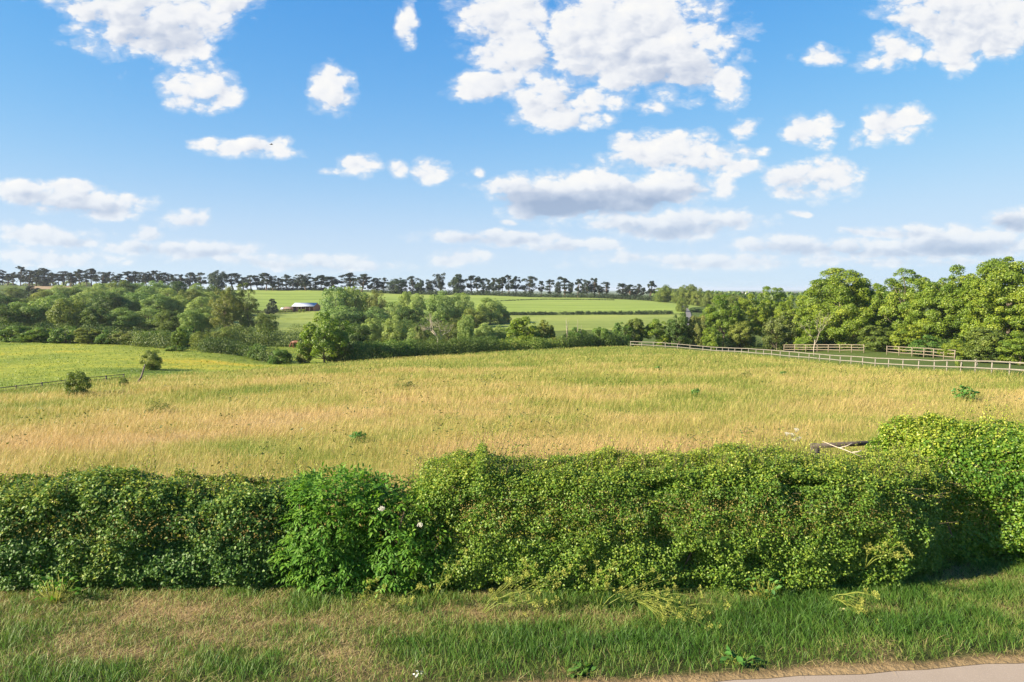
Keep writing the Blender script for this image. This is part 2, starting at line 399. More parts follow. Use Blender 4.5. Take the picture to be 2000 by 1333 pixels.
def turf_mat(name, stops, fine=3.0, coarse=0.25, amount=0.25, stripes=None, bump=0.6, stretch=(1, 1, 1), bdist=0.12):
    """short turf or crop: colour from the tint attribute of the sheet broken up by tufts"""
    m, t = mat_new(name)
    a = t.n('ShaderNodeAttribute', attribute_name='tint'); g = t.n('ShaderNodeNewGeometry')
    pos = t.vm('MULTIPLY', g.outputs['Position'], stretch)
    n1 = t.noise(pos, fine, 5.0, 0.65); n2 = t.noise(pos, coarse, 4.0, 0.6)
    f = t.math('ADD', a.outputs['Fac'], t.math('ADD', t.math('MULTIPLY', t.math('SUBTRACT', n1, 0.5), amount * 1.6), t.math('MULTIPLY', t.math('SUBTRACT', n2, 0.5), amount * 1.6)))
    if stripes:
        per, wdt, dirv, dep = stripes
        d = t.math('ADD', t.vm('DOT_PRODUCT', g.outputs['Position'], dirv), t.math('MULTIPLY', n2, 3.0))
        fr = t.math('FRACT', t.math('DIVIDE', d, per))
        lane = t.math('LESS_THAN', fr, wdt / per)
        f = t.math('SUBTRACT', f, t.math('MULTIPLY', lane, dep))
    col = t.ramp(f, stops)
    pb = t.n('ShaderNodeBsdfPrincipled', {'Base Color': col, 'Roughness': 0.95, 'Specular IOR Level': 0.1})
    b = t.n('ShaderNodeBump', {'Strength': bump, 'Distance': bdist, 'Height': n1}); t.link(b.outputs[0], pb.inputs['Normal'])
    o = t.n('ShaderNodeOutputMaterial'); t.link(pb.outputs[0], o.inputs[0]); return m

G_DRY = [(0.0, (.115, .185, .028)), (0.25, (.22, .27, .045)), (0.5, (.38, .35, .10)), (0.75, (.46, .355, .135)), (1.0, (.52, .38, .19))]
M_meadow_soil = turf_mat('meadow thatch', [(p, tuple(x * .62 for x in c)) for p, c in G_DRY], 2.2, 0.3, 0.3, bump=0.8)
M_meadow = leaf_mat('meadow grass', G_DRY, trans=0.35, rough=0.6, spec=0.25, vary=0.0, glow=(1.15, 1.05, .7))
M_ground = turf_mat('rough ground', [(0.0, (.03, .05, .012)), (0.5, (.07, .10, .02)), (1.0, (.14, .16, .035))], 0.8, 0.05, 0.5)
M_pasture = turf_mat('pasture turf', [(0.0, (.05, .09, .014)), (0.35, (.14, .185, .026)), (0.65, (.24, .255, .034)), (0.85, (.36, .29, .03)), (1.0, (.42, .30, .04))], 1.1, 0.12, 0.6, bump=1.0, stretch=(.6, 1, 1), bdist=0.4)
M_pasture_far = turf_mat('far pasture turf', [(0.0, (.06, .10, .02)), (0.5, (.19, .23, .055)), (1.0, (.30, .28, .09))], 0.5, 0.06, 0.4, bump=1.0, stretch=(.35, 1, 1), bdist=0.5)
M_crop = turf_mat('green corn crop', [(0.0, (.085, .125, .024)), (0.5, (.185, .245, .05)), (1.0, (.27, .30, .075))], 0.35, 0.03, 0.45, stripes=(17.0, 2.0, (.10, .99, 0), .38), bump=0.4, stretch=(.25, 1, 1))
M_crop_line = turf_mat('rough field strip', [(0.0, (.03, .05, .012)), (1.0, (.09, .11, .03))], 1.0, 0.1, 0.4)
M_earth = turf_mat('bare field', [(0.0, (.20, .14, .08)), (1.0, (.32, .24, .15))], 0.5, 0.05, 0.4)
M_verge_soil = turf_mat('verge soil', [(0.0, (.022, .026, .010)), (0.35, (.040, .050, .014)), (0.7, (.14, .10, .05)), (1.0, (.24, .17, .09))], 9.0, 1.2, 0.35)
G_VERGE = [(0.0, (.046, .12, .017)), (0.3, (.10, .205, .028)), (0.55, (.185, .25, .05)), (0.75, (.36, .295, .125)), (1.0, (.55, .42, .23))]
M_verge = leaf_mat('verge grass', G_VERGE, trans=0.35, rough=0.5, spec=0.3, vary=0.0, glow=(1.1, 1.15, .5))
M_haw = leaf_mat('hawthorn leaves', [(0, (0.037, 0.104, 0.015)), (.45, (0.095, 0.191, 0.024)), (.75, (0.189, 0.277, 0.033)), (1, (0.329, 0.366, 0.050))], trans=.34, rough=.45, spec=.35, vary=0)
M_bramble = leaf_mat('bramble and ivy leaves', [(0, (0.030, 0.081, 0.018)), (.45, (0.070, 0.153, 0.025)), (.75, (0.150, 0.232, 0.032)), (1, (0.312, 0.325, 0.047))], trans=.28, rough=.5, spec=.3, vary=0)
M_elder = leaf_mat('elder leaves', [(0, (.04, .115, .014)), (.5, (.085, .21, .024)), (1, (.18, .31, .04))], trans=.4, rough=.5, spec=.22, vary=0)
M_hornbeam = leaf_mat('hornbeam leaves', [(0, (0.036, 0.113, 0.016)), (.5, (0.097, 0.217, 0.024)), (.8, (0.225, 0.322, 0.036)), (1, (0.402, 0.435, 0.056))], trans=.4, rough=.4, spec=.45, vary=0)
M_twig = bark_mat('hedge twigs', (.05, .035, .022), (.13, .095, .06), 12)
M_bark = bark_mat('tree bark', (.06, .048, .034), (.16, .13, .095))
M_bark_pale = bark_mat('pale bark', (.22, .18, .13), (.42, .37, .29))
M_bark_pine = bark_mat('pine bark', (.06, .045, .035), (.17, .11, .075), 2.0)
M_broad = leaf_mat('broad tree leaves', [(0, (0.074, 0.137, 0.017)), (.5, (0.172, 0.253, 0.026)), (1, (0.328, 0.370, 0.043))], trans=.42, rough=.42, spec=.4, vary=.12)
M_willow = leaf_mat('willow leaves', [(0, (0.088, 0.154, 0.045)), (.5, (0.187, 0.276, 0.069)), (1, (0.338, 0.404, 0.105))], trans=.36, rough=.5, spec=.35, vary=.2)
M_mixed = leaf_mat('mixed wood leaves', [(0, (.058, .095, .018)), (.5, (.118, .172, .028)), (1, (.22, .26, .048))], trans=.34, rough=.5, spec=.35, vary=.28)
M_dull = leaf_mat('dull brownish leaves', [(0, (0.076, 0.103, 0.028)), (.5, (0.145, 0.179, 0.041)), (1, (0.248, 0.248, 0.062))], trans=.36, rough=.5, vary=.12)
M_darkleaf = leaf_mat('dark dense leaves', [(0, (.018, .036, .016)), (.5, (.034, .058, .024)), (1, (.06, .085, .032))], trans=.2, rough=.6, spec=.25, vary=.15)
M_pine = leaf_mat('pine needles', [(0, (.012, .022, .012)), (.5, (.022, .036, .017)), (1, (.042, .058, .027))], trans=.12, rough=.7, spec=.2, vary=.15)
M_brambank = leaf_mat('far bramble leaves', [(0, (.038, .072, .015)), (.5, (.09, .14, .025)), (1, (.20, .235, .04))], trans=.3, rough=.5, vary=.1)
M_lane = plain_mat('far lane tarmac', (.11, .10, .095), (.15, .14, .13), .5, .9)
M_shrub = leaf_mat('field hedge leaves', [(0, (0.056, 0.114, 0.023)), (.5, (0.121, 0.211, 0.032)), (.85, (0.227, 0.292, 0.049)), (1, (0.324, 0.308, 0.082))], trans=.36, rough=.5, vary=.2)
M_umbel = leaf_mat('seeding umbel stems', [(0, (.14, .20, .04)), (.5, (.34, .37, .07)), (1, (.52, .50, .12))], trans=.3, rough=.55, vary=.05)
M_white = plain_mat('white petals', (.40, .38, .29), (.52, .50, .40), 20, .8)
M_rail = plain_mat('pale weathered rails', (.165, .148, .12), (.25, .225, .18), 5, .85, bump=.3)
M_rail_brown = plain_mat('weathered brown rails', (.155, .125, .09), (.24, .20, .14), 5, .85, bump=.3)
M_rail_dark = plain_mat('dark weathered rail', (.045, .035, .03), (.10, .08, .065), 6, .8, bump=.4)
M_road = plain_mat('worn tarmac', (.24, .205, .18), (.31, .27, .24), 2.5, .9, bump=.3)

# ------------------------------------------------------------------ ground and draped fields
def ruled(name, rows, nx, mat, lift, tintf=None, kind='structure'):
    """sheet draped on the terrain; rows = list of (Y, x_left, x_right)"""
    rows = np.array(rows, float); n = len(rows); u = np.linspace(0, 1, nx)
    X = rows[:, 1:2] * (1 - u) + rows[:, 2:3] * u; Y = np.repeat(rows[:, :1], nx, 1)
    Z = ground(X.ravel(), Y.ravel()) + lift
    V = np.stack([X.ravel(), Y.ravel(), Z], 1)
    i = np.arange((n - 1) * nx).reshape(n - 1, nx)[:, :-1].ravel()
    o = mesh_np(name, V, [np.stack([i, i + 1, i + nx + 1, i + nx], 1)], mat, smooth=True)
    a = o.data.attributes.new('tint', 'FLOAT', 'POINT')
    tv = np.full(len(V), 0.5) if tintf is None else tintf(V)
    a.data.foreach_set('value', np.asarray(tv, np.float32))
    o['kind'] = kind
    return o

def lin(a, b, n): return np.linspace(a, b, n)
def pl(Y, pts):
    return np.interp(Y, [p[0] for p in pts], [p[1] for p in pts])

# terrain
Yl = np.concatenate([lin(-14, 12, 27), np.exp(lin(math.log(13), math.log(900), 190)), np.exp(lin(math.log(950), math.log(14000), 40))])
ruled('ground', [(y, -1.35 * (abs(y) + 25), 1.35 * (abs(y) + 25)) for y in Yl], 141, M_ground, -0.06,
      lambda V: 0.25 + 0.5 * vnoise(V * [1, 1, 0], 0.02, 3, 3))

FENCE_R = [(40, 30.5), (53, 32.8), (71, 32.6), (92, 30.6), (103, 29.6), (112, 19.5)]          # (Y, X) of the long rail fence
M_LEFT = [(12, -60), (28, -46), (30, -34), (45, -34.5), (62, -33), (72, -26), (88, -24.6), (113, 18)]
M_RIGHT = [(12, 60), (30, 60), (34, 45), (40, 31.2), (53, 33.5), (71, 33.3), (92, 31.3), (103, 30.2), (113, 19)]

def blob2(V, cx, cy, rx, ry): return np.exp(-(((V[:, 0] - cx) / rx) ** 2 + ((V[:, 1] - cy) / ry) ** 2))
def meadow_tint(V):
    q = V * [1, 1, 0]
    n = vnoise(q * [.55, 1, 0] , .16, 11, 3) - .5
    n2 = vnoise(q * [.5, 1, 0], .55, 12, 2) - .5
    n3 = vnoise(q * [.6, 1, 0], 1.1, 13, 2) - .5
    t = .42 + n * 1.2 + n2 * .85 + n3 * .45
    t += .30 * blob2(V, -13, 24, 8, 6) + .34 * blob2(V, 2, 21, 7, 4) + .16 * blob2(V, 4, 33, 9, 7) + .2 * blob2(V, 22, 27, 9, 5) + .12 * blob2(V, 20, 45, 10, 8)
    t -= .45 * blob2(V, 9, 17.5, 5, 2.5) + .42 * blob2(V, -9, 21.5, 3, 1.2) + .42 * blob2(V, -28, 30, 5, 3) + .3 * blob2(V, -16, 38, 5, 2.5) + .3 * blob2(V, 12, 40, 7, 3) + .25 * blob2(V, 19, 21, 6, 2.5)
    t -= .2 * np.clip((V[:, 1] - 50) / 40, 0, 1)
    t -= .3 * np.clip(1 - (pl(V[:, 1], M_RIGHT) - V[:, 0]) / 5, 0, 1) + .25 * np.clip(1 - (V[:, 0] - pl(V[:, 1], M_LEFT)) / 4, 0, 1)
    return np.clip(t, 0.02, .98)
Ym = np.exp(lin(math.log(12.9), math.log(113), 150))
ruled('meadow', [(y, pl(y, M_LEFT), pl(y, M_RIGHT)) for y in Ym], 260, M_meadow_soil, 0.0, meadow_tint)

def pasture_tint(V):
    n = vnoise(V * [.5, 1, 0], .10, 21, 3) - .5
    t = .42 + n * .55
    t += (.05 + .75 * vnoise(V * [.4, 1, 0], .5, 22, 3)) * blob2(V, -38, 83, 12, 6) + .25 * blob2(V, -33, 74, 6, 4) + .18 * blob2(V, -62, 75, 10, 6) + .2 * blob2(V, -75, 105, 22, 7)
    t -= .25 * blob2(V, -37, 68, 5, 4)
    return np.clip(t, .03, 1)
ruled('pasture', [(y, -2.0 * y, pl(y, [(28, -46), (30, -34.3), (45, -34.6), (62, -33.2), (72, -26.3), (88, -24.8), (112, -24), (128, -22)])) for y in lin(29, 128, 120)], 160, M_pasture, 0.02, pasture_tint)
xr = lambda y, px: (px - 1000) / F_PX * y
ruled('grazing_field', [(y, xr(y, pl(y, [(190, 380), (300, 300), (330, 420)])), xr(y, pl(y, [(190, 1345), (278, 1335), (279, 880), (330, 800)]))) for y in np.concatenate([lin(190, 277.5, 30), lin(279, 330, 12)])], 90, M_pasture_far, 0.03,
      lambda V: np.clip(.45 + .8 * (vnoise(V * [.4, 1, 0], .05, 5, 3) - .5), 0, 1))
ruled('crop_field', [(y, xr(y, pl(y, [(280, 960), (305, 900), (325, 640), (331, 440), (470, 440)])), xr(y, pl(y, [(280, 1334), (330, 1352), (400, 1385), (470, 1400)]))) for y in lin(280.5, 468, 60)], 90, M_crop, 0.08,
      lambda V: np.clip(.5 + .9 * (vnoise(V * [.35, 1, 0], .03, 6, 3) - .5), 0, 1))
ruled('far_crop_field', [(y, xr(y, pl(y, [(290, 1372), (440, 1402)])), xr(y, 1500)) for y in lin(290, 440, 30)], 40, M_crop, 0.09)
ruled('bare_field', [(y, xr(y, 60), xr(y, 150)) for y in lin(425, 500, 14)], 12, M_earth, 0.1)
def lane(name, pts, width, mat, lift):
    pts = np.array(pts); d = unit(np.gradient(pts, axis=0)); nn = np.stack([-d[:, 1], d[:, 0]], 1)
    L = pts + nn * width / 2; Rr = pts - nn * width / 2; M_ = pts
    V = []
    for a in (L, M_, Rr): V.append(np.stack([a[:, 0], a[:, 1], ground(a[:, 0], a[:, 1]) + lift], 1))
    n = len(pts); V = np.concatenate(V); i = np.arange(n - 1)
    o = mesh_np(name, V, [np.stack([i, i + n, i + n + 1, i + 1], 1), np.stack([i + n, i + 2 * n, i + 2 * n + 1, i + n + 1], 1)], mat, smooth=True)
    o['kind'] = 'structure'; return o
tt = lin(0, 1, 40)
lane('lane', np.stack([xr(lin(215, 345, 40), 1346 - 7 * (1 - tt) ** 1 + 4 * np.sin(tt * 4.2) - 12 * tt ** 3), lin(215, 345, 40)], 1), 2.0, M_lane, 0.18)

# road at the camera's feet and its verge
RD_A, RD_B = on_flat(1400, 1333), on_flat(2000, 1293)
SL = (RD_B[1] - RD_A[1]) / (RD_B[0] - RD_A[0])
def road_edge(x): return .02 * math.sin(x * 2.1 + 1) + .018 * math.sin(x * 5.3) + .014 * math.sin(x * 13.7) + RD_A[1] + SL * (x - RD_A[0]) if x > RD_A[0] else RD_A[1] + .085 * (x - RD_A[0])
Xs = lin(-26, 26, 120)
M_roadtop, t_ = mat_new('road tarmac')
g_ = t_.n('ShaderNodeNewGeometry'); n1_ = t_.noise(g_.outputs['Position'], 60, 3, .7); n2_ = t_.noise(g_.outputs['Position'], 1.1, 4, .6)
c_ = t_.mix(n2_, (.205, .165, .13), (.29, .235, .19)); c_ = t_.mix(t_.mrange(n1_, .55, .75), c_, (.36, .30, .25))
pb_ = t_.n('ShaderNodeBsdfPrincipled', {'Base Color': c_, 'Roughness': .9}); b_ = t_.n('ShaderNodeBump', {'Strength': .5, 'Distance': .006, 'Height': n1_}); t_.link(b_.outputs[0], pb_.inputs['Normal'])
o_ = t_.n('ShaderNodeOutputMaterial'); t_.link(pb_.outputs[0], o_.inputs[0])
def strip(name, near, far, z, mat, n=12, tintf=None):
    u = lin(0, 1, n); V = np.array([(x, near(x) * (1 - k) + far(x) * k, z(x, k)) for x in Xs for k in u])
    m = len(Xs); i = np.arange((m - 1) * n).reshape(m - 1, n)[:, :-1].ravel()
    o = mesh_np(name, V, [np.stack([i, i + n, i + n + 1, i + 1], 1)], mat, smooth=True)
    a = o.data.attributes.new('tint', 'FLOAT', 'POINT'); a.data.foreach_set('value', np.asarray(np.full(len(V), .4) if tintf is None else tintf(V), np.float32))
    o['kind'] = 'structure'; return o
strip('road', lambda x: -9.0, lambda x: road_edge(x) + .10, lambda x, k: .004, M_roadtop, 8)
def verge_tint(V):
    q = V * [1, 1, 0]
    n = vnoise(q * [.7, 1, 1], 1.6, 31, 3) - .5; n2 = vnoise(q, 3.0, 32, 2) - .5
    n4 = vnoise(q * [.6, 1, 1], 6.5, 34, 2) - .5
    t = .43 + n * 1.3 + n2 * .8 + n4 * .5
    e = V[:, 1] - np.array([road_edge(x) for x in V[:, 0]])
    t += .85 * np.clip(1 - e / (.05 + .34 * vnoise(q, 2.6, 33, 3)), 0, 1)                      # worn dusty edge
    t -= .34 * blob2(V, 3.6, 9.8, 2.6, .55) + .25 * blob2(V, 5.5, 10.6, 1.6, .8) + .2 * blob2(V, 0.3, 9.2, 2.5, .4) + .22 * blob2(V, 1.2, 10.4, 1.2, .4)
    t += .15 * blob2(V, -4.5, 9.8, 2.8, .7) + .14 * blob2(V, -6.5, 10.3, 2, .5) + .3 * blob2(V, 0.2, 10.1, 1.6, .35) + .25 * blob2(V, 7.4, 11.2, .8, .3) + .25 * blob2(V, 2.4, 9.95, 1.2, .22)
    return np.clip(t, 0, 1)
strip('verge', lambda x: road_edge(x) - .02, lambda x: 13.0, lambda x, k: .012 + .05 * min(1, k * 6), M_verge_soil, 40, verge_tint)

# ------------------------------------------------------------------ grasses (uncountable: one object each)
def blades(name, X, Y, Z, h, lean, width, mat, tint, tip_shift, kind='stuff', r=rng, heads=0.0):
    """three-point bent blades; lean is the horizontal offset of the tip"""
    n = len(X); th = r.uniform(0, 2 * np.pi, n); B = np.stack([np.cos(th), np.sin(th) * .5, np.zeros(n)], 1) * (width * .5)[:, None]
    base = np.stack([X, Y, Z], 1); up = np.array([0, 0, 1.0])
    mid = base + up * (h * .6)[:, None] + lean * .38; tip = base + up * h[:, None] + lean
    hd = (r.random(n) < heads)[:, None]; mid = np.where(hd, base + up * (h * .74)[:, None] + lean * .6, mid); mw = np.where(hd, 1.7, .8); bw = np.where(hd, .45, 1.0)
    V = np.stack([base - B * bw, base + B * bw, mid + B * mw, mid - B * mw, tip], 1).reshape(-1, 3)
    tip_shift = tip_shift + np.where(hd[:, 0], .28, 0)
    i = np.arange(n)[:, None] * 5
    o = mesh_np(name, V, [i + [0, 1, 2, 3], i + [3, 2, 4]], mat, None, np.concatenate([tint, np.clip(tint + tip_shift, 0, 1)]))
    o['kind'] = kind; return o

def meadow_grass():
    n = 680000
    Y = np.exp(rng.uniform(math.log(13.2), math.log(116), n)); X = rng.uniform(-.85, .85, n) * Y
    X += rng.normal(0, .5, n)
    ok = (X > pl(Y, M_LEFT)) & (X < pl(Y, M_RIGHT) + .5) & (Y < 113); X, Y = X[ok], Y[ok]; n = len(X)
    q = np.stack([X, Y, 0 * X], 1); t = meadow_tint(q) + rng.normal(0, .19, n) + .5 * (vnoise(q, 1.7, 47, 3) - .5)
    tus = vnoise(q * [.6, 1, 1], .8, 41, 2); swell = vnoise(q, .12, 43, 2); fine = vnoise(q, 3.0, 44)
    h = (.10 + .46 * tus ** 1.8 * (.45 + swell) + .12 * fine) * rng.uniform(.5, 1.35, n)
    wd = np.maximum(.0042, .00027 * Y) * rng.uniform(.7, 1.4, n)
    wx = .10 + .55 * (vnoise(q, .35, 45, 3) - .35); wy = .8 * (vnoise(q, .4, 46, 3) - .5)
    lean = np.stack([wx * h * 1.5 + rng.normal(0, .11, n), wy * h + rng.normal(0, .11, n), 0 * X], 1)
    lean[:, 2] = -.25 * np.abs(lean[:, 0])
    blades('meadow_grass', X, Y, ground(X, Y), h, lean, wd, M_meadow, np.clip(t, 0, 1), .06 + rng.normal(0, .05, n), heads=.3)
    tag(bpy.data.objects['meadow_grass'], 'tall windblown dry golden grass with green patches covering the meadow', 'grass')
meadow_grass()

def meadow_herbs():
    r = np.random.default_rng(88); m = 420
    Y = np.exp(r.uniform(math.log(15), math.log(100), m)); X = r.uniform(-.8, .8, m) * Y
    ok = (X > pl(Y, M_LEFT) + 1) & (X < pl(Y, M_RIGHT) - 1) & (vnoise(np.stack([X, Y, 0 * X], 1), .13, 90, 2) > .46); X, Y = X[ok], Y[ok]; m = len(X)
    k = 16; j = np.repeat(np.arange(m), k); sp = r.uniform(.12, .5, m)[j]; n = m * k
    x = X[j] + r.normal(0, 1, n) * sp; y = Y[j] + r.normal(0, 1, n) * sp * .6
    P = np.stack([x, y, ground(x, y) + r.uniform(.12, .55, n)], 1); sc = r.uniform(.05, .13, n) * (1 + Y[j] / 120)
    V, F, kk = leaf_cards(P, unit(r.normal(0, 1, (n, 3)) * [1, 1, .5]), unit(r.normal(0, .5, (n, 3)) + [0, 0, 1]), sc, sc * .45, .15)
    o = mesh_np('meadow_herbs', V, [F], M_herb, None, np.tile(np.clip(r.normal(.45, .25, n), 0, 1), kk)); o['kind'] = 'stuff'
    tag(o, 'scattered small dark green weeds and sorrel among the dry meadow grass', 'weeds')
M_herb = leaf_mat('meadow herb leaves', [(0, (.04, .075, .018)), (.5, (.09, .13, .03)), (1, (.20, .17, .05))], vary=0)
meadow_herbs()

def pasture_grass():
    n = 34000
    Y = np.exp(rng.uniform(math.log(30), math.log(126), n)); X = -rng.uniform(.15, .95, n) * Y
    xl = pl(Y, [(28, -46), (30, -34.3), (45, -34.6), (62, -33.2), (72, -26.3), (88, -24.8), (112, -24), (128, -22)])
    ok = X < xl; X, Y = X[ok], Y[ok]; n = len(X); q = np.stack([X, Y, 0 * X], 1)
    cl = vnoise(q, .5, 51, 3); ok = cl > .42; X, Y, q, cl = X[ok], Y[ok], q[ok], cl[ok]; n = len(X)
    t = np.clip(pasture_tint(q) * .8 - .1 + rng.normal(0, .12, n), 0, 1)
    h = rng.uniform(.06, .20, n) * (cl + .3); wd = .0011 * Y * rng.uniform(.6, 1.3, n)
    lean = rng.normal(0, .08, (n, 3)); lean[:, 2] = 0
    blades('pasture_grass', X, Y, ground(X, Y), h, lean, wd, leaf_mat('pasture grass blades', [(0, (.05, .10, .012)), (.35, (.13, .20, .018)), (.65, (.23, .26, .022)), (.85, (.36, .28, .02)), (1, (.44, .29, .03))], vary=0), t, 0 * t + .05)
    tag(bpy.data.objects['pasture_grass'], 'short bright green tufts in the buttercup pasture on the left', 'grass')
pasture_grass()

def verge_grass():
    n = 205000
    X = rng.uniform(-12, 15, n); E = np.interp(X, Xs, [road_edge(x) for x in Xs])
    Y = E + .04 + rng.uniform(0, 1, n) ** .9 * (13.0 - E)
    q = np.stack([X, Y, 0 * X], 1); t = verge_tint(q)
    keep = rng.uniform(0, 1, n) < np.clip((Y - E) / .5, .12, 1); X, Y, q, t, E = X[keep], Y[keep], q[keep], t[keep], E[keep]; n = len(X)
    tus = vnoise(q, 1.6, 61, 3); lush = np.clip(.62 - t, 0, .6) / .6
    dry = t + rng.normal(0, .16, n)
    h = (.035 + .10 * tus + .17 * lush * vnoise(q, 2.2, 62, 2)) * rng.uniform(.5, 1.3, n)
    flat = np.clip((dry - .55) * 2.2, 0, 1)
    th = rng.uniform(0, 2 * np.pi, n); l = h * (.35 + rng.uniform(0, .6, n)) + flat * rng.uniform(.05, .2, n)
    lean = np.stack([np.cos(th) * l, np.sin(th) * l, -h * .15 - flat * h * .3], 1)
    h = h * (1 - .55 * flat) + .01
    wd = rng.uniform(.005, .011, n) * (1 - .35 * flat)
    blades('verge_grass', X, Y, .012 + .05 * np.clip((Y - E) / 3.5 * 6, 0, 1), h, lean, wd, M_verge, np.clip(dry, 0, 1), rng.normal(.04, .06, n))
    tag(bpy.data.objects['verge_grass'], 'mown green verge grass with straw coloured dead patches beside the road', 'grass')
verge_grass()

def dry_straw():
    r = np.random.default_rng(66); n = 15000
    X = r.uniform(-10, 11, n); E = np.interp(X, Xs, [road_edge(x) for x in Xs]); Y = E + .1 + r.uniform(0, 1, n) * (11.6 - E); q = np.stack([X, Y, 0 * X], 1)
    ok = (verge_tint(q) + r.normal(0, .12, n)) > .52; X, Y, E = X[ok], Y[ok], E[ok]; n = len(X)
    th = r.normal(.3, .9, n); l = r.uniform(.08, .34, n); lean = np.stack([np.cos(th) * l, np.sin(th) * l, r.uniform(-.02, .03, n)], 1)
    Z = .03 + .05 * np.clip((Y - E) / .6, 0, 1) + r.uniform(0, .05, n)
    blades('dry_straw', X, Y, Z, r.uniform(.0, .03, n), lean, r.uniform(.004, .008, n), M_verge, np.clip(r.normal(.86, .12, n), .6, 1), 0 * X, r=r)
    tag(bpy.data.objects['dry_straw'], 'cut dry straw lying in tangles on the mown verge', 'straw')
dry_straw()

# ------------------------------------------------------------------ roadside hedge
def prof(n, depth, height, e=.55):
    ph = np.linspace(0.0, np.pi, 400); y = -np.sign(np.cos(ph)) * np.abs(np.cos(ph)) ** e * depth / 2; z = np.abs(np.sin(ph)) ** e * height
    return ph, y, z
def hedge_leaves(seed, xs, y0, H, D, n, L, W, lump=.15, tilt=.55, deep=.16, ends=(True, True), shoots=0, tb=.45, young=.5, back_share=.35, base_drop=.0):
    """leaves over a rounded hedge running along x; y0, H, D are functions of x (front foot, height, thickness)"""
    r = np.random.default_rng(seed)
    x = r.uniform(xs[0], xs[1], n); u = r.uniform(0, 1, n)
    q0 = np.stack([x, 0 * x, 0 * x], 1); h = H(x) + .34 * (vnoise(q0, 1.1, seed + 20, 3) - .5); d = D(x); f = y0(x) + .30 * (vnoise(q0, .8, seed + 21, 2) - .5)
    # arc length along the front face, top and back
    s = u * (h + d + h * back_share); e = .28 * np.minimum(h, d)
    front = s < h; top = (s >= h) & (s < h + d)
    yy = np.where(front, 0, np.where(top, s - h, d)); zz = np.where(front, s, np.where(top, h, h - (s - h - d)))
    N = np.zeros((n, 3)); N[front, 1] = -1; N[top, 2] = 1; N[~front & ~top, 1] = 1
    # round the shoulders
    for yc, sg in ((e, -1), (d - e, 1)):
        m = (zz > h - e) & ((yy - yc) * sg > 0)
        vy = yy - yc; vz = zz - (h - e); l = np.maximum(np.hypot(vy, vz), 1e-6)
        N[m, 1] = (vy / l)[m]; N[m, 2] = (vz / l)[m]; yy = np.where(m, yc + vy / l * e, yy); zz = np.where(m, h - e + vz / l * e, zz)
    # the foot tucks in
    yy = yy + np.where(front, .22 * np.clip(1 - zz / .55, 0, 1) ** 2, 0)
    P = np.stack([x, f + yy, zz], 1)
    if ends[0]: m = x < xs[0] + .35; P[m, 2] *= 1 - .35 * ((xs[0] + .35 - x[m]) / .35) ** 2; N[m, 0] -= 1
    if ends[1]: m = x > xs[1] - .35; P[m, 2] *= 1 - .35 * ((x[m] - xs[1] + .35) / .35) ** 2; N[m, 0] += 1
    N = unit(N)
    b1 = vnoise(P, 1.5, seed, 2) - .5; b2 = vnoise(P, 4.5, seed + 3, 2) - .5; b3 = vnoise(P, 11.0, seed + 5) - .5
    off = lump * 2.4 * b1 + lump * 1.2 * b2 + lump * .4 * b3
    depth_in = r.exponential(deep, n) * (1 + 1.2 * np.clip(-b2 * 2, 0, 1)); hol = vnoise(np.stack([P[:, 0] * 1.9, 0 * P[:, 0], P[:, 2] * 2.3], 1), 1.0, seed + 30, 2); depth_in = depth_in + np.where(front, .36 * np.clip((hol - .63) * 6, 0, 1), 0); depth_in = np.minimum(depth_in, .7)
    P = P + N * (off - depth_in)[:, None]
    P += r.normal(0, .02, (n, 3))
    P[:, 2] = np.maximum(P[:, 2], .03 + r.uniform(0, .06, n))
    up = np.array([0, 0, 1.0])
    Nl = unit(N * .55 + up * tilt + r.normal(0, .42, (n, 3)))
    A = unit(np.cross(Nl, rand_dirs(r, n)) + N * .35 - up * .25)
    hv = np.clip(P[:, 2] / h, 0, 1.2)
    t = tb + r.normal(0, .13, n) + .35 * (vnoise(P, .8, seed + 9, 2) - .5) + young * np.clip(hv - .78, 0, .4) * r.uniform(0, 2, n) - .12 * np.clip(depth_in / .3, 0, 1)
    sc = r.uniform(.65, 1.25, n)
    Cs, As, Ns, Ls, Ws, Ts = [P], [A], [Nl], [L * sc], [W * sc], [t]
    tw = MB()
    # young shoots standing out of the hedge
    for k in range(shoots):
        xx = r.uniform(*xs); hh = float(H(xx)); dd = float(D(xx)); ft = float(y0(xx))
        if r.random() < .72: p0 = np.array([xx, ft + r.uniform(.1, dd), hh * .97]); dr = np.array([r.normal(.1, .3), r.normal(-.05, .25), 1])
        else: p0 = np.array([xx, ft + .05, hh * r.uniform(.45, .95)]); dr = np.array([r.normal(0, .4), -.8, r.uniform(.1, .8)])
        ln = r.uniform(.10, .34) * (2.2 if r.random() < .2 else 1); dr = dr / np.linalg.norm(dr)
        m = int(ln / .022); tt_ = np.linspace(0, 1, m)[:, None]
        pts = p0 + dr * tt_ * ln + np.array([0, 0, -.12]) * ln * tt_ ** 2
        Cs.append(pts + r.normal(0, .018, (m, 3))); As.append(unit(dr + r.normal(0, .7, (m, 3)))); Ns.append(unit(up + r.normal(0, .5, (m, 3))))
        q = r.uniform(.5, 1.0, m) * (1.05 - .5 * tt_[:, 0]); Ls.append(L * q); Ws.append(W * q); Ts.append(tb + .25 + .25 * tt_[:, 0] * young / .5 + r.normal(0, .1, m))
        tw.tube(pts[::max(1, m // 4)], .003, 3)
    C, A, Nn, Ll, Ww, T = map(np.concatenate, (Cs, As, Ns, Ls, Ws, Ts))
    V, F, k = leaf_cards(C, A, Nn, Ll, Ww, .22)
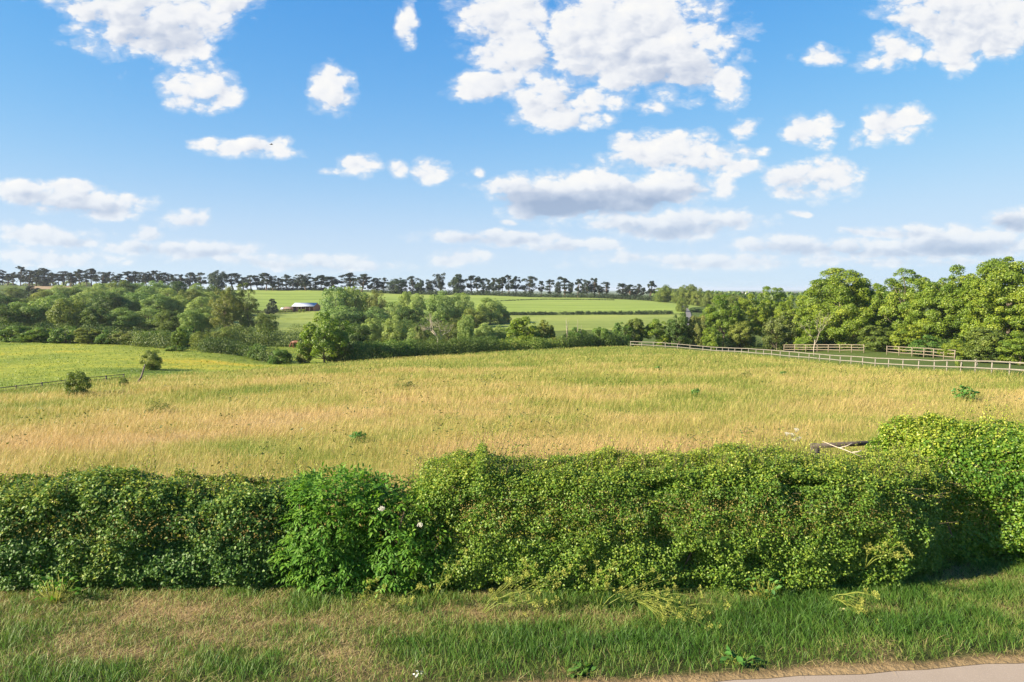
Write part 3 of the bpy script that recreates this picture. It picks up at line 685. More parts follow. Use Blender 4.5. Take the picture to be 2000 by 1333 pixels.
    # stems inside
    for q in range(int((xs[1] - xs[0]) * 7)):
        xx = r.uniform(*xs); hh = float(H(xx)); dd = float(D(xx)); ft = float(y0(xx))
        p = np.array([xx, ft + r.uniform(.3, max(.35, dd - .3)), 0.0]); pts = [p]
        for j in range(5): p = p + np.array([r.normal(0, .12), r.normal(0, .1), hh * .17]); pts.append(p)
        tw.tube(pts, np.linspace(.022, .006, 6), 5)
    return V, F, np.clip(np.tile(T, 2), 0, 1), tw

def hx(px, Y): return (px - 1000) / F_PX * Y
def make_hedge(name, label, mat, **kw):
    V, F, T, tw = hedge_leaves(**kw)
    e = tag(empty(name, (0.5 * (kw['xs'][0] + kw['xs'][1]), float(kw['y0'](np.array(kw['xs'])).mean()) + .5, 0)), label, 'hedge')
    off = np.array(e.location)
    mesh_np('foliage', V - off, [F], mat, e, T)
    for i in range(len(tw.v)): tw.v[i] = tw.v[i] - off
    tw.build('twigs', M_twig, e)['kind'] = 'stuff'
    return e
ip = lambda pts: (lambda x: np.interp(x, [p[0] for p in pts], [p[1] for p in pts]))

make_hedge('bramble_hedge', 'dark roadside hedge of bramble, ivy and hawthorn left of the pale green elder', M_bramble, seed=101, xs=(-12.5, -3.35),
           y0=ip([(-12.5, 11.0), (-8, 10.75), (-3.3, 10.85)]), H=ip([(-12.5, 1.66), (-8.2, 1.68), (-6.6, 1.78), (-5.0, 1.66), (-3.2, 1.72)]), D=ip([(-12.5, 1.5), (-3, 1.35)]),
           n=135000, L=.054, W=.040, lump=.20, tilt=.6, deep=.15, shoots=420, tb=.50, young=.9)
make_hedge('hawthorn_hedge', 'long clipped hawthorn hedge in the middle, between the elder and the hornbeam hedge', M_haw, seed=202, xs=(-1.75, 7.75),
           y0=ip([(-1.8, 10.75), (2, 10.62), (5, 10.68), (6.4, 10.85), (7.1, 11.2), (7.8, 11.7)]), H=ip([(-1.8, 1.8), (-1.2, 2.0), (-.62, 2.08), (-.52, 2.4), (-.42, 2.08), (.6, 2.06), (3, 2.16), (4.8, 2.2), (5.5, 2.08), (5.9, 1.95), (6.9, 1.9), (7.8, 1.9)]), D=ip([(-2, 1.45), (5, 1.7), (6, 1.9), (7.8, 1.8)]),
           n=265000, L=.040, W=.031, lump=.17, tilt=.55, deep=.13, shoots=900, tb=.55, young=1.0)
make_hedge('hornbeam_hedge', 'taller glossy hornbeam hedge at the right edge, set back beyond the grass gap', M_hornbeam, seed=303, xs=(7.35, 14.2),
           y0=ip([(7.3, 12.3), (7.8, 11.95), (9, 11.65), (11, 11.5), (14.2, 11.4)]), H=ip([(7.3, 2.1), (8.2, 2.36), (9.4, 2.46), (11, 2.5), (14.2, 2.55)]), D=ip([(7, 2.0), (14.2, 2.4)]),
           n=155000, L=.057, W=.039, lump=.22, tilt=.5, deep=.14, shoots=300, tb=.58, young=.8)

def elder_bush(name, label, seed, cx, cy, rx, ry, h, n):
    r = np.random.default_rng(seed); e = tag(empty(name, (cx, cy, 0)), label, 'bush')
    # blobs over a leafy dome reaching the ground
    m = n; ph = r.uniform(0, 2 * np.pi, m); zz = r.uniform(.08, 1, m) ** .85
    rad = np.sqrt(np.clip(1 - (np.clip(zz - .72, 0, 1) / .32) ** 2, .02, 1))
    Nn = unit(np.stack([np.cos(ph) * rad, np.sin(ph) * rad, np.clip(zz - .45, 0, 1) * 1.3], 1))
    rad = np.where(r.random(m) < .25, rad * np.sqrt(r.random(m)), rad)
    P = np.stack([np.cos(ph) * rx * rad, np.sin(ph) * ry * rad, zz * h], 1)
    P += Nn * ((vnoise(P, 1.7, seed, 2) - .5) * .55 + (vnoise(P, 5, seed + 1) - .5) * .18 - r.exponential(.10, m))[:, None]
    ax = unit(Nn * .8 + r.normal(0, .45, (m, 3)) + [0, 0, -.15]); upn = unit(np.cross(np.cross(ax, [0, 0, 1.0]), ax) + r.normal(0, .25, (m, 3)) + Nn * .3)
    side = unit(np.cross(ax, upn)); Lc = r.uniform(.11, .20, m)[:, None]
    Cs, As, Ns, Ls = [], [], [], []
    for k, sgn in ((.25, 1), (.25, -1), (.6, 1), (.6, -1), (1.0, 0)):
        a = unit(ax * (.55 if sgn else 1) + side * sgn * .85 + np.array([0, 0, -.25]))
        base = P + ax * Lc * k * .7 + np.array([0, 0, -.03]) * k
        ll = Lc[:, 0] * (.52 if sgn else .6); Cs.append(base + a * (ll * .5)[:, None]); As.append(a); Ns.append(unit(upn + r.normal(0, .2, (m, 3)))); Ls.append(ll)
    C, A, N_, L = map(np.concatenate, (Cs, As, Ns, Ls))
    V, F, kf = leaf_cards(C, A, N_, L, L * .36, .16, 'lance')
    t = np.clip(.55 + np.tile(r.normal(0, .18, m), 5) + .4 * np.clip(np.tile(P[:, 2], 5) / h - .6, 0, 1), 0, 1)
    mesh_np('foliage', V, [F], M_elder, e, np.tile(t, kf))
    tw = MB()
    for q in range(16):
        p = np.array([r.normal(0, rx * .3), r.normal(0, ry * .2), 0]); pts = [p]; d = np.array([r.normal(0, .25), r.normal(0, .2), 1])
        for j in range(5): p = p + d * h * .17 + r.normal(0, .03, 3); pts.append(p)
        tw.tube(pts, np.linspace(.03, .008, 6), 6)
    tw.build('stems', M_twig, e); return e
el = elder_bush('elder_bush', 'bright green elder bush with lance shaped leaves between bramble and hawthorn', 77, -2.98, 11.18, .86, .62, 1.96, 3000)
el2 = elder_bush('elder_bush', 'lower elder bush carrying flat cream flower heads against the hawthorn hedge', 78, -1.82, 11.2, .78, .62, 1.74, 2100)

def flower_head(name, parent, px, py, Y, rad, seed, tilt=(0, -.6, 1)):
    """flat plate of tiny cream flowers on a short stalk"""
    r = np.random.default_rng(seed); p = at(px, py, Y); mb = MB(); tl = unit(np.array(tilt, float)); a = unit(np.cross(tl, [1, 0, 0])); b = np.cross(tl, a)
    for k in range(70):
        q = rad * math.sqrt(r.random()); th = r.uniform(0, 6.28); c = p + a * q * math.cos(th) + b * q * math.sin(th) + tl * (r.normal(0, .005) - .12 * q)
        s = rad * .13; th0 = r.uniform(0, 6.28)
        ring = [c + s * (a * math.cos(th0 + i * 1.2566) + b * math.sin(th0 + i * 1.2566)) for i in range(5)]
        mb.add(ring + [c + tl * s * .5], f3=[(i, (i + 1) % 5, 5) for i in range(5)])
        if k < 12: mb.tube([p - tl * .08, c], .0015, 3)
    off = np.array(parent.location) if parent else p * 0
    for i in range(len(mb.v)): mb.v[i] = mb.v[i] - off
    return mb.build(name, M_white, parent, tint=False)
flower_head('flower_head', el2, 745, 993, 10.4, .05, 1); flower_head('flower_head', el2, 820, 1025, 10.35, .045, 2)

# seeding umbellifers leaning out of the hedge foot
def umbel_plant(name, label, seed, base, tips, spread, n_umb):
    r = np.random.default_rng(seed); base = np.array(base, float); e = tag(empty(name, base), label, 'plant', 'seeding umbel plants along the hedge foot')
    st, um = MB(), MB()
    for tip in tips:
        tip = np.array(tip) - base
        u = np.linspace(0, 1, 6)[:, None]; main = tip * u * .62 + np.array([0, 0, .22]) * np.sin(u * np.pi) * np.linalg.norm(tip) * .5
        st.tube(main, np.linspace(.008, .004, 6), 5, .2)
        for k in range(n_umb):
            s = main[r.integers(2, 6)]; end = tip * r.uniform(.6, 1.12) + r.normal(0, spread, 3) * [1, .7, .8]; end[2] = max(end[2], .04 - base[2])
            mid = (s + end) / 2 + [0, 0, .04]; st.tube([s, mid, end], [.003, .0024, .0018], 4, .3)
            dr = unit(end - s + [0, 0, .08])
            for q in range(11):
                w_ = unit(dr + r.normal(0, .55, 3)); c = end + w_ * r.uniform(.045, .075); um.tube([end, c], .0013, 3, .3)
                for z in range(4):
                    c2 = c + r.normal(0, .009, 3); V, F, _ = leaf_cards(c2[None], w_[None] + r.normal(0, .4, (1, 3)), rand_dirs(r, 1), .016, .009, .2)
                    um.add(V, f3=F, t3=r.uniform(.45, 1))
    st.build('stem', M_umbel, e); um.build('seed_heads', M_umbel, e)['kind'] = 'stuff'; return e
def uat(px, py, Y): return at(px, py, Y - .32)
umbel_plant('umbel_plant', 'yellow green seeding umbel plant arching right below the hawthorn hedge, with its forked stem showing', 1, on_flat(938, 1205), [uat(1030, 1120, 10.35), uat(1085, 1165, 10.3), uat(985, 1140, 10.4), uat(1100, 1130, 10.35)], .11, 9)
umbel_plant('umbel_plant', 'sprawling yellow umbel plant lying lowest over the mown verge, thickest of its kind', 2, on_flat(1210, 1180), [uat(1330, 1200, 9.95), uat(1345, 1225, 9.85), uat(1290, 1170, 10.1), uat(1400, 1190, 10.1)], .12, 10)
umbel_plant('umbel_plant', 'seeding umbel plant standing highest against the dark middle of the hawthorn hedge', 3, on_flat(1170, 1195), [uat(1150, 1105, 10.4), uat(1195, 1120, 10.4), uat(1250, 1135, 10.35), uat(1340, 1150, 10.35)], .10, 6)
umbel_plant('umbel_plant', 'small bent umbel plant curling over below the elder flowers', 4, on_flat(770, 1190), [uat(720, 1165, 10.3), uat(735, 1145, 10.35), uat(800, 1175, 10.3)], .07, 5)
umbel_plant('umbel_plant', 'thin fallen umbel plant beside the dry yellow leaf near the right grass gap', 5, on_flat(1610, 1175), [uat(1680, 1185, 10.3), uat(1715, 1165, 10.4), uat(1700, 1205, 10.15)], .07, 5)
umbel_plant('umbel_plant', 'isolated yellow umbel sprig against the right end of the hawthorn hedge', 6, at(1690, 1110, 10.75), [uat(1745, 1070, 10.6), uat(1765, 1080, 10.6), uat(1700, 1065, 10.7)], .05, 4)
umbel_plant('umbel_plant', 'pale umbel plant in the hedge foot left of the forked arching one', 7, on_flat(840, 1195), [uat(870, 1110, 10.4), uat(905, 1085, 10.45), uat(820, 1130, 10.4)], .06, 3)

# cow parsley in flower on top of the hedge and a bleached dead branch
cp = tag(empty('cow_parsley', at(1545, 880, 12.2)), 'white flowering cow parsley sticking up from the hawthorn hedge top', 'plant')
for k, (px, py) in enumerate([(1556, 838), (1548, 848), (1537, 846), (1552, 858), (1560, 854)]):
    flower_head('flower_head', cp, px, py, 12.3, .045, 20 + k, (0, -.25, 1))
mb = MB()
for px in (1541, 1548, 1553, 1559): mb.tube(np.array([at(px, 895, 12.3), at((px + 1549) / 2, 870, 12.3), at(px, 848, 12.3)]) - np.array(cp.location), .004, 4)
mb.build('stem', M_umbel, cp)
db = tag(empty('dead_branch', at(1648, 882, 12.0)), 'bleached dead branch lying on the hedge top below the dark rail', 'branch')
mb = MB(); o_ = np.array(db.location)
mb.tube([at(1606, 862, 12.4) - o_, at(1630, 872, 12.2) - o_, at(1650, 879, 12.0) - o_, at(1684, 893, 11.8) - o_], [.004, .007, .008, .004], 5)
mb.tube([at(1640, 875, 12.1) - o_, at(1655, 871, 12.1) - o_, at(1664, 866, 12.1) - o_], .008, 4); mb.tube([at(1662, 884, 12.0) - o_, at(1675, 883, 11.9) - o_, at(1682, 880, 11.9) - o_], .009, 4)
mb.build('wood', plain_mat('bleached wood', (.36, .30, .24), (.50, .43, .35), 8), db, tint=False)

# field gate behind the dip in the hedge
gl = at(1608, 864, 15.0); gr = at(1722, 859, 15.3)
gate = tag(empty('field_gate', (gl[0], gl[1], gz(gl[0], gl[1]))), 'dark weathered timber gate whose top rail shows over the dip in the hedge', 'gate')
o_ = np.array(gate.location); dv = gr - gl; ang = math.atan2(dv[1], dv[0]); ln = float(np.hypot(dv[0], dv[1])); top_z = (gl[2] + gr[2]) / 2 - o_[2]
for k in range(4):
    mb = MB(); mb.box((dv[0] / 2, dv[1] / 2, top_z - .07 - k * .34), (ln + .5, .045, .10 if k == 0 else .09), ang); mb.build('rail', M_rail_dark, gate, tint=False)
for s_ in (-.12, 1.12):
    mb = MB(); c = dv * s_; mb.box((c[0], c[1] + .05, top_z / 2 - .02), (.14, .14, top_z - .03), ang); mb.build('post', M_rail_dark, gate, tint=False)

# broad leaved weeds on the verge
def leafy_weed(name, label, seed, loc, n, L, spread, mat, hgt=.12, group=None):
    r = np.random.default_rng(seed); e = tag(empty(name, loc), label, 'weed', group)
    th = r.uniform(0, 6.28, n); q = np.sqrt(r.random(n)) * spread; P = np.stack([np.cos(th) * q, np.sin(th) * q * .7, r.uniform(.3, 1, n) * hgt], 1)
    A = unit(np.stack([np.cos(th), np.sin(th), r.uniform(-.2, .7, n)], 1) + r.normal(0, .3, (n, 3))); N_ = unit(np.array([0, 0, 1.0]) + r.normal(0, .35, (n, 3)))
    sc = r.uniform(.6, 1.2, n); V, F, k = leaf_cards(P, A, N_, L * sc, L * sc * .52, .1, 'lance')
    mesh_np('leaves', V, [F], mat, e, np.tile(np.clip(r.normal(.55, .2, n), 0, 1), k))
    mb = MB()
    for i in range(n): mb.tube([(0, 0, 0), P[i] * .6, P[i] - A[i] * L * sc[i] * .45], .003 * L / .1, 3)
    mb.build('stalks', M_umbel, e); return e
M_dock = leaf_mat('dock leaves', [(0, (0.036, 0.108, 0.024)), (.5, (0.084, 0.204, 0.036)), (1, (0.168, 0.300, 0.060))], vary=.08)
leafy_weed('dock_plant', 'clump of broad pale green dock leaves at the road edge', 1, on_flat(1442, 1300), 26, .15, .30, M_dock, .14)
leafy_weed('dock_plant', 'low rosette of large plantain leaves at the bottom edge, left of the dock clump', 2, on_flat(1135, 1318), 16, .14, .2, M_dock, .10)
leafy_weed('verge_weed', 'pair of bright upright leaves growing alone near the right road edge', 3, on_flat(1838, 1232), 5, .14, .05, M_dock, .16)
leafy_weed('verge_weed', 'small leafy weed in the brown patch below the forked umbel plant', 4, on_flat(1010, 1245), 7, .09, .07, M_dock, .12)
leafy_weed('verge_weed', 'low leafy weed in the mown verge below the small bent umbel plant', 5, on_flat(790, 1262), 9, .09, .1, M_dock, .1)
leafy_weed('nettle_clump', 'dark nettle clump under the bramble hedge at the left', 6, on_flat(110, 1185), 60, .10, .35, M_elder, .5)
leafy_weed('nettle_clump', 'blue green nettle clump at the hawthorn hedge foot right of the thickest umbel plant', 7, on_flat(1490, 1178), 60, .10, .32, M_dock, .42)
dl = tag(empty('dry_leaf', at(1645, 1192, 10.2)), 'single yellowish dried hogweed leaf hanging below the hedge', 'leaf')
r_ = np.random.default_rng(3); V, F, k = leaf_cards(r_.normal(0, .03, (7, 3)), r_.normal(0, 1, (7, 3)), np.tile([0, -1.0, .3], (7, 1)), .12, .07, .1, 'lance'); mesh_np('blade', V, [F], plain_mat('dried leaf', (.50, .48, .20), (.62, .58, .28), 9), dl)
lt = tag(empty('paper_litter', on_flat(820, 1324)), 'crumpled white scrap of litter in the grass at the bottom edge', 'litter')
r_ = np.random.default_rng(5); V, F, k = leaf_cards(r_.normal(0, .03, (9, 3)) * [1.5, 1, .4] + [0, 0, .05], r_.normal(0, 1, (9, 3)), rand_dirs(r_, 9) + [0, 0, .6], .055, .04, .3, 'lance'); mesh_np('paper', V, [F], plain_mat('white paper', (.7, .7, .68), (.8, .8, .78), 9), lt)

# ------------------------------------------------------------------ trees
def limb(mb, r, a, b, r0, r1, bend=.12, n=5, sides=5):
    u = np.linspace(0, 1, n)[:, None]; a = np.array(a, float); b = np.array(b, float); l = np.linalg.norm(b - a)
    off = r.normal(0, bend, 3) * l; pts = a + (b - a) * u + off * np.sin(u * np.pi) * .5
    mb.tube(pts, np.linspace(r0, r1, n), sides); return pts

def crown_leaves(r, blobs, n, L, asp=.6, up=.2, squash=1.0, droop=0.0, scatter=.42, inner=.0):
    """leaf faces on the shells of many overlapping clumps; blobs = (x, y, z, radius)"""
    blobs = np.array(blobs); wgt = blobs[:, 3] ** 2; c = r.choice(len(blobs), n, p=wgt / wgt.sum())
    cen = blobs[:, :3].mean(0); out = unit(blobs[c, :3] - cen)
    d = unit(rand_dirs(r, n) + out * .4 + [0, 0, up]); rad = blobs[c, 3] * (1.04 - np.minimum(r.exponential(.22, n), .9) + np.abs(r.normal(0, .10, n)))
    P = blobs[c, :3] + d * rad[:, None] * [1, 1, squash]
    m = r.random(n) < inner; P[m] = cen + (P[m] - cen) * r.uniform(.35, .95, (int(m.sum()), 1))
    P[:, 2] = np.maximum(P[:, 2], .05)
    Nn = unit(d * .7 + out * .2 + [0, 0, .25] + r.normal(0, scatter, (n, 3))); A = unit(np.cross(Nn, rand_dirs(r, n)) + [0, 0, -droop])
    sc = r.uniform(.6, 1.3, n); V, F, k = leaf_cards(P, A, Nn, L * sc, L * sc * asp, .18)
    tb = r.normal(0, .12, len(blobs)); t = np.clip(.5 + tb[c] + r.normal(0, .16, n), 0, 1)
    return V, F, np.tile(t, k)

PROTO = {}
PART_NAMES = {'dock': ('leaves', 'stalks'), 'thistle': ('leaves', 'stalks')}
def proto(kind, name, H, W, crown, trunk, lm, bm):
    """keep a built tree until it is first placed"""
    PROTO.setdefault(kind, []).append(dict(name=name, H=H, W=W, crown=crown, trunk=trunk, lm=lm, bm=bm, root=None))

def broad(kind, seed, H, W, n, L, lm, bm=None, nb=60, br=.085, lobes=4, foot=.08, wide=.45, gap=0.0, droop=.1, name='broadleaf_tree', trunk_r=.02, squash=.9, inner=.12, point=0.0):
    """crown of a few big lobes, each clothed in leafy clumps; foot = height of the lowest leaves, wide = height of the widest girth"""
    r = np.random.default_rng(seed); lob = [(0, 0, H * (foot + (1 - foot) * .52), W * (.37 - .1 * point), H * (1 - foot) * .49)]
    for k in range(lobes):
        th = k * 6.283 / lobes + r.normal(0, .4); q = W * r.uniform(.19, .28); zc = H * np.clip(r.normal(wide, .10), foot + .12, .7); rr = W * r.uniform(.19, .26)
        lob.append((math.cos(th) * q, math.sin(th) * q, zc, rr, min(H * r.uniform(.19, .29), zc - H * foot * .5)))
    t0 = r.uniform(0, 6.283)
    for k in range(3):
        th = t0 + k * 2.09 + r.normal(0, .3); q = W * r.uniform(.10, .19) * (1 - .6 * point); lob.append((math.cos(th) * q, math.sin(th) * q, H * r.uniform(.60, .72), W * r.uniform(.18, .25) * (1 - .5 * point), H * r.uniform(.19, .27)))
    area = np.array([l[3] * (l[3] + l[4]) for l in lob]); blobs = []; tries = 0
    while len(blobs) < nb and tries < 40000:
        tries += 1; i = r.choice(len(lob), p=area / area.sum()); l = lob[i]; d = rand_dirs(r, 1)[0]
        c = np.array([l[0] + d[0] * l[3], l[1] + d[1] * l[3], l[2] + d[2] * l[4]]) if r.random() > inner else np.array([l[0], l[1], l[2]]) + d * [l[3], l[3], l[4]] * r.uniform(.3, .8)
        if c[2] < H * foot * .6: continue
        if any(j != i and ((c[0] - m[0]) / m[3]) ** 2 + ((c[1] - m[1]) / m[3]) ** 2 + ((c[2] - m[2]) / m[4]) ** 2 < .38 for j, m in enumerate(lob)): continue
        if r.random() < gap: continue
        blobs.append((*c, W * br * r.choice([.5, .75, 1.0, 1.25, 1.5]) * r.uniform(.85, 1.15)))
    V, F, T = crown_leaves(r, blobs, n, L, .62, .2, squash, droop, inner=inner)
    V, sx, sz = fit(V, H, W)
    mb = MB(); tr = trunk_r * H; tp = limb(mb, r, (0, 0, -.3), (0, 0, H * .72), tr, tr * .3, .04, 7, 7)
    B = np.array(blobs) * [sx, sx, sz, 1]
    for b in B[r.permutation(len(B))[:24]]:
        s_ = tp[min(5, max(1, int(b[2] / H * 5.2)))]; limb(mb, r, s_, b[:3], tr * .38, tr * .08, .12)
    proto(kind, name, H, W, (V, F, T), mb, lm, bm or M_bark)

def fit(V, H, W):
    """scale a crown to its nominal height and width"""
    sx = W / (np.percentile(np.hypot(V[:, 0], V[:, 1]), 98.5) * 2); sz = H / np.percentile(V[:, 2], 99.8)
    return V * [sx, sx, sz], sx, sz

def pine(seed, H, W, n=2700):
    r = np.random.default_rng(seed); mb = MB(); blobs = []
    lean = r.normal(0, .06, 2) * H; tr = .027 * H; th0 = r.uniform(0, 6.28); lop = r.uniform(.1, .5)
    tp = limb(mb, r, (0, 0, -.5), (lean[0], lean[1], H * .9), tr, tr * .4, .07, 9, 6)
    base = r.uniform(.18, .48); layers = r.integers(5, 9)
    for k in range(layers):                # irregular plates of foliage at the ends of bent limbs
        v = (k + r.uniform(-.3, .3)) / (layers - 1); v = min(max(v, 0), 1); z = H * (base + (.92 - base) * v)
        for q in range(r.integers(2, 5)):
            th = r.uniform(0, 6.283); reach = W * .5 * (.55 + .45 * math.sin(math.pi * (v * .7 + .2))) * r.uniform(.3, 1.1) * (1 - lop + lop * math.cos(th - th0))
            s_ = tp[min(8, int(z / H * 8.5))]; c = np.array([s_[0] + math.cos(th) * reach, s_[1] + math.sin(th) * reach, z + r.uniform(0, .07) * H])
            rb = W * r.uniform(.09, .19); blobs.append((*c, rb)); blobs.append((*(c + r.normal(0, 1, 3) * rb * [.9, .9, .35]), rb * .7))
            limb(mb, r, s_ - [0, 0, H * .06], c, tr * .42, tr * .14, .18, 4, 4)
    blobs.append((lean[0], lean[1], H * .93, W * .15)); blobs.append((lean[0] + W * .12, lean[1], H * .9, W * .13))
    for k in range(r.integers(2, 5)):      # dead or thin side branches below
        z = H * r.uniform(.12, base); th = r.uniform(0, 6.283); s_ = tp[int(z / H * 8)]; limb(mb, r, s_, s_ + np.array([math.cos(th), math.sin(th), .2]) * W * .28, tr * .25, tr * .08, .1, 3, 3)
    V, F, T = crown_leaves(r, blobs, n, W * .075, .6, .3, .7, 0, .5); V, _, _ = fit(V, H, W)
    proto('pine', 'pine_tree', H, W, (V, F, T), mb, M_pine, M_bark_pine)

for sd_ in (1, 2, 3): broad('big', 400 + sd_, 13, 10, 62000, .23, M_broad, nb=280, br=.055, foot=.05, lobes=6, droop=.3)
for sd_ in (1, 2): broad('loose', 420 + sd_, 12, 9, 36000, .23, M_broad, nb=180, br=.055, foot=.08, lobes=5, gap=.15, droop=.3)
for sd_ in (1, 2, 3, 4): broad('edge', 440 + sd_, 6, 5, 14000, .22, M_mixed if sd_ % 2 else M_broad, nb=110, br=.075, foot=.0, name='small_tree', lobes=4, wide=.4)
for sd_ in (1, 2, 3): broad('shrub', 460 + sd_, 3, 3.6, 7000, .19, M_shrub, nb=60, br=.09, foot=.0, name='shrub', lobes=4, trunk_r=.014, wide=.35)
for sd_ in (1, 2): broad('hawbush', 470 + sd_, 4.5, 4.2, 9000, .19, M_dull, nb=70, br=.08, foot=.0, name='shrub', lobes=4, trunk_r=.014, wide=.4)
for sd_ in (1, 2, 3, 4): broad('willow', 480 + sd_, 11, 9.5, 14000, .36, M_willow, nb=120, br=.095, foot=.0, name='willow_tree', lobes=5, droop=.5, wide=.36)
for sd_ in (1, 2, 3, 4): broad('wood', 500 + sd_, 10, 9, 12000, .38, M_mixed, nb=110, br=.10, foot=.0, name='woodland_tree', lobes=5, wide=.36)
for sd_ in (1, 2): broad('oak', 520 + sd_, 14, 13, 6500, .70, M_darkleaf, nb=70, br=.09, foot=.03, name='oak_tree', lobes=4)
broad('cone', 530, 7, 6.2, 6000, .38, M_darkleaf, nb=80, br=.075, foot=.0, name='yew_tree', lobes=4, wide=.25, point=.8)
for sd_ in (1, 2): broad('poplar', 540 + sd_, 12, 8.0, 11000, .25, M_dull, nb=150, br=.055, foot=.06, name='poplar_tree', lobes=5, gap=.1, droop=.4, point=.3, inner=.2)
broad('ash', 550, 7, 6.6, 20000, .21, M_broad, nb=170, br=.06, foot=.08, name='ash_tree', lobes=5, droop=.4)
broad('thorn', 560, 2.6, 2.6, 8000, .12, M_mixed, nb=80, br=.09, foot=.0, name='thorn_bush', lobes=4, trunk_r=.015, wide=.4)
broad('dock', 570, .7, .9, 260, .15, M_dock, bm=M_umbel, nb=30, br=.14, foot=.0, name='dock_plant', lobes=4, trunk_r=.012, wide=.35)
broad('thistle', 571, .8, 1.2, 900, .07, M_dull, bm=M_umbel, nb=40, br=.10, foot=.0, name='thistle_patch', lobes=5, trunk_r=.010, wide=.4)
for sd_ in range(14): pine(600 + sd_, 15, 8.5 + (sd_ % 3) * 1.4)

prng = random.Random(11)
CYC = {}
def place(kind, px, Y, top, wpx, label, cat, group=None, variant=None, name=None, base_row=None, lm=None, sink=0.0):
    """stand a tree on the ground under photo column px, as tall as row top and wpx wide there"""
    L = PROTO[kind]; k = CYC.get(kind, 0) if variant is None else variant; CYC[kind] = k + 1; P = L[k % len(L)]
    g = gpt(px, Y); H = at(px, top, Y)[2] - g[2] + sink; W = wpx / F_PX * Y
    s = (W / P['W'], W / P['W'], H / P['H']); rz = prng.uniform(0, 6.28)
    loc = (g[0], g[1], g[2] - sink)
    if P['root'] is None:
        e = empty(P['name'], loc, rz, s); V, F, T = P['crown']
        pn = PART_NAMES.get(kind, ('crown', 'trunk')); mesh_np(pn[0], V, [F], P['lm'], e, T); P['trunk'].build(pn[1], P['bm'], e); P['root'] = e
    else: e = dup(P['root'], loc, rz, s)
    if name and not e.name.startswith(name): e.name = name
    return tag(e, label, cat, group)

ORD = ['first', 'second', 'third', 'fourth', 'fifth', 'sixth', 'seventh', 'eighth', 'ninth', 'tenth', 'eleventh', 'twelfth', 'thirteenth', 'fourteenth', 'fifteenth', 'sixteenth']
def by_landmarks(pxs, marks):
    """for each column the nearest landmark and the count from it"""
    out = []
    for p in pxs:
        best = None
        for mpx, mname in marks:
            if p < mpx: c = sum(1 for q in pxs if p <= q < mpx); w_ = f'{ORD[min(c, 16) - 1]} left of {mname}' if c > 1 else f'next left of {mname}'
            else: c = sum(1 for q in pxs if mpx < q <= p); w_ = f'{ORD[min(max(c, 1), 16) - 1]} right of {mname}' if c > 1 else f'next right of {mname}'
            if best is None or c < best[0]: best = (c, w_)
        out.append(best[1])
    return out

# --- the ridge pines
PINES = [(-38, 530, 26), (-16, 529, 26), (5, 528, 24), (20, 533, 20), (33, 532, 20), (46, 520, 24), (62, 528, 22), (76, 527, 24), (92, 524, 32), (112, 531, 20), (128, 530, 24), (142, 531, 20), (153, 530, 20), (164, 527, 22), (184, 527, 26), (205, 531, 24),
         (222, 529, 24), (240, 531, 26), (257, 531, 22), (273, 529, 26), (291, 532, 20), (305, 531, 24), (323, 533, 24), (342, 533, 26), (358, 535, 20), (374, 534, 24), (396, 535, 28),
         (459, 535, 26), (478, 538, 22), (493, 535, 26), (507, 536, 22), (522, 535, 24), (536, 541, 20), (549, 542, 20), (565, 537, 24), (583, 541, 18), (600, 535, 30), (617, 540, 22), (631, 540, 24), (647, 538, 26),
         (682, 533, 40), (707, 534, 26), (733, 541, 22), (750, 542, 22), (805, 541, 26), (839, 546, 22), (862, 535, 28),
         (923, 535, 32), (946, 541, 20), (964, 542, 24), (981, 538, 26), (995, 539, 20), (1010, 540, 22), (1036, 540, 28), (1056, 549, 14), (1075, 545, 22), (1102, 541, 32), (1128, 547, 24), (1146, 546, 22), (1161, 545, 24), (1182, 550, 26), (1212, 552, 22), (1230, 553, 22), (1247, 553, 22), (1266, 552, 22)]
MARKS = [(-60, 'the left picture edge'), (47, 'the tallest spindly pine'), (92.5, 'the widest left pine'), (430, 'the round dark oak'), (600.5, 'the wide pine straight above the barn'), (682.5, 'the broad pine above the central willows'), (893, 'the broad dark oak'), (1022, 'the widest sky gap'), (1282, 'the right row end')]
pl_ = by_landmarks([p[0] for p in PINES], MARKS)
SPEC = {46: 'tallest spindly dark pine near the left end of the ridge row', 92: 'widest dark pine near the left end of the ridge row', 600: 'wide umbrella shaped dark pine on the ridge straight above the barn', 682: 'broad spreading dark pine on the ridge above the central willows',
        1036: 'leaning dark pine just right of the widest sky gap in the ridge row', 1056: 'smallest leaning pine of the ridge row, standing clear on both sides'}
for i, (px, top, wd) in enumerate(PINES):
    Y = np.interp(px, [-40, 500, 900, 1300], [486, 466, 456, 432]) + prng.uniform(-6, 6)
    place('pine', px, Y, top + (0 if px in SPEC else prng.uniform(-3, 4)), wd * prng.uniform(1.0, 1.55), SPEC.get(px, f'dark ridge pine, {pl_[i]}'), 'pine tree', 'pines along the far ridge', variant=prng.randrange(14))
EXTRA = sorted([-28, 12, 56, 70, 104, 119, 148, 175, 195, 213, 231, 264, 282, 298, 315, 333, 350, 366, 385, 470, 486, 515, 542, 557, 574, 592, 610, 638, 655, 692, 720, 740, 934, 955, 973, 1088, 1114, 1137, 1170, 1220, 1238, 1256])
for px, nm in zip(EXTRA, by_landmarks(EXTRA, MARKS)):
    Y = np.interp(px, [-40, 500, 900, 1300], [486, 466, 456, 432]) + prng.uniform(8, 18)
    top = np.interp(px, [p[0] for p in PINES], [p[1] for p in PINES]) + prng.uniform(4, 11)
    place('pine', px, Y, top, prng.uniform(15, 24), f'shorter pine behind the ridge row, {nm}', 'pine tree', 'pines along the far ridge', variant=prng.randrange(14))
place('oak', 430, 462, 529, 40, 'round dark oak breaking the pine row above the left wood', 'tree', name='oak_tree')
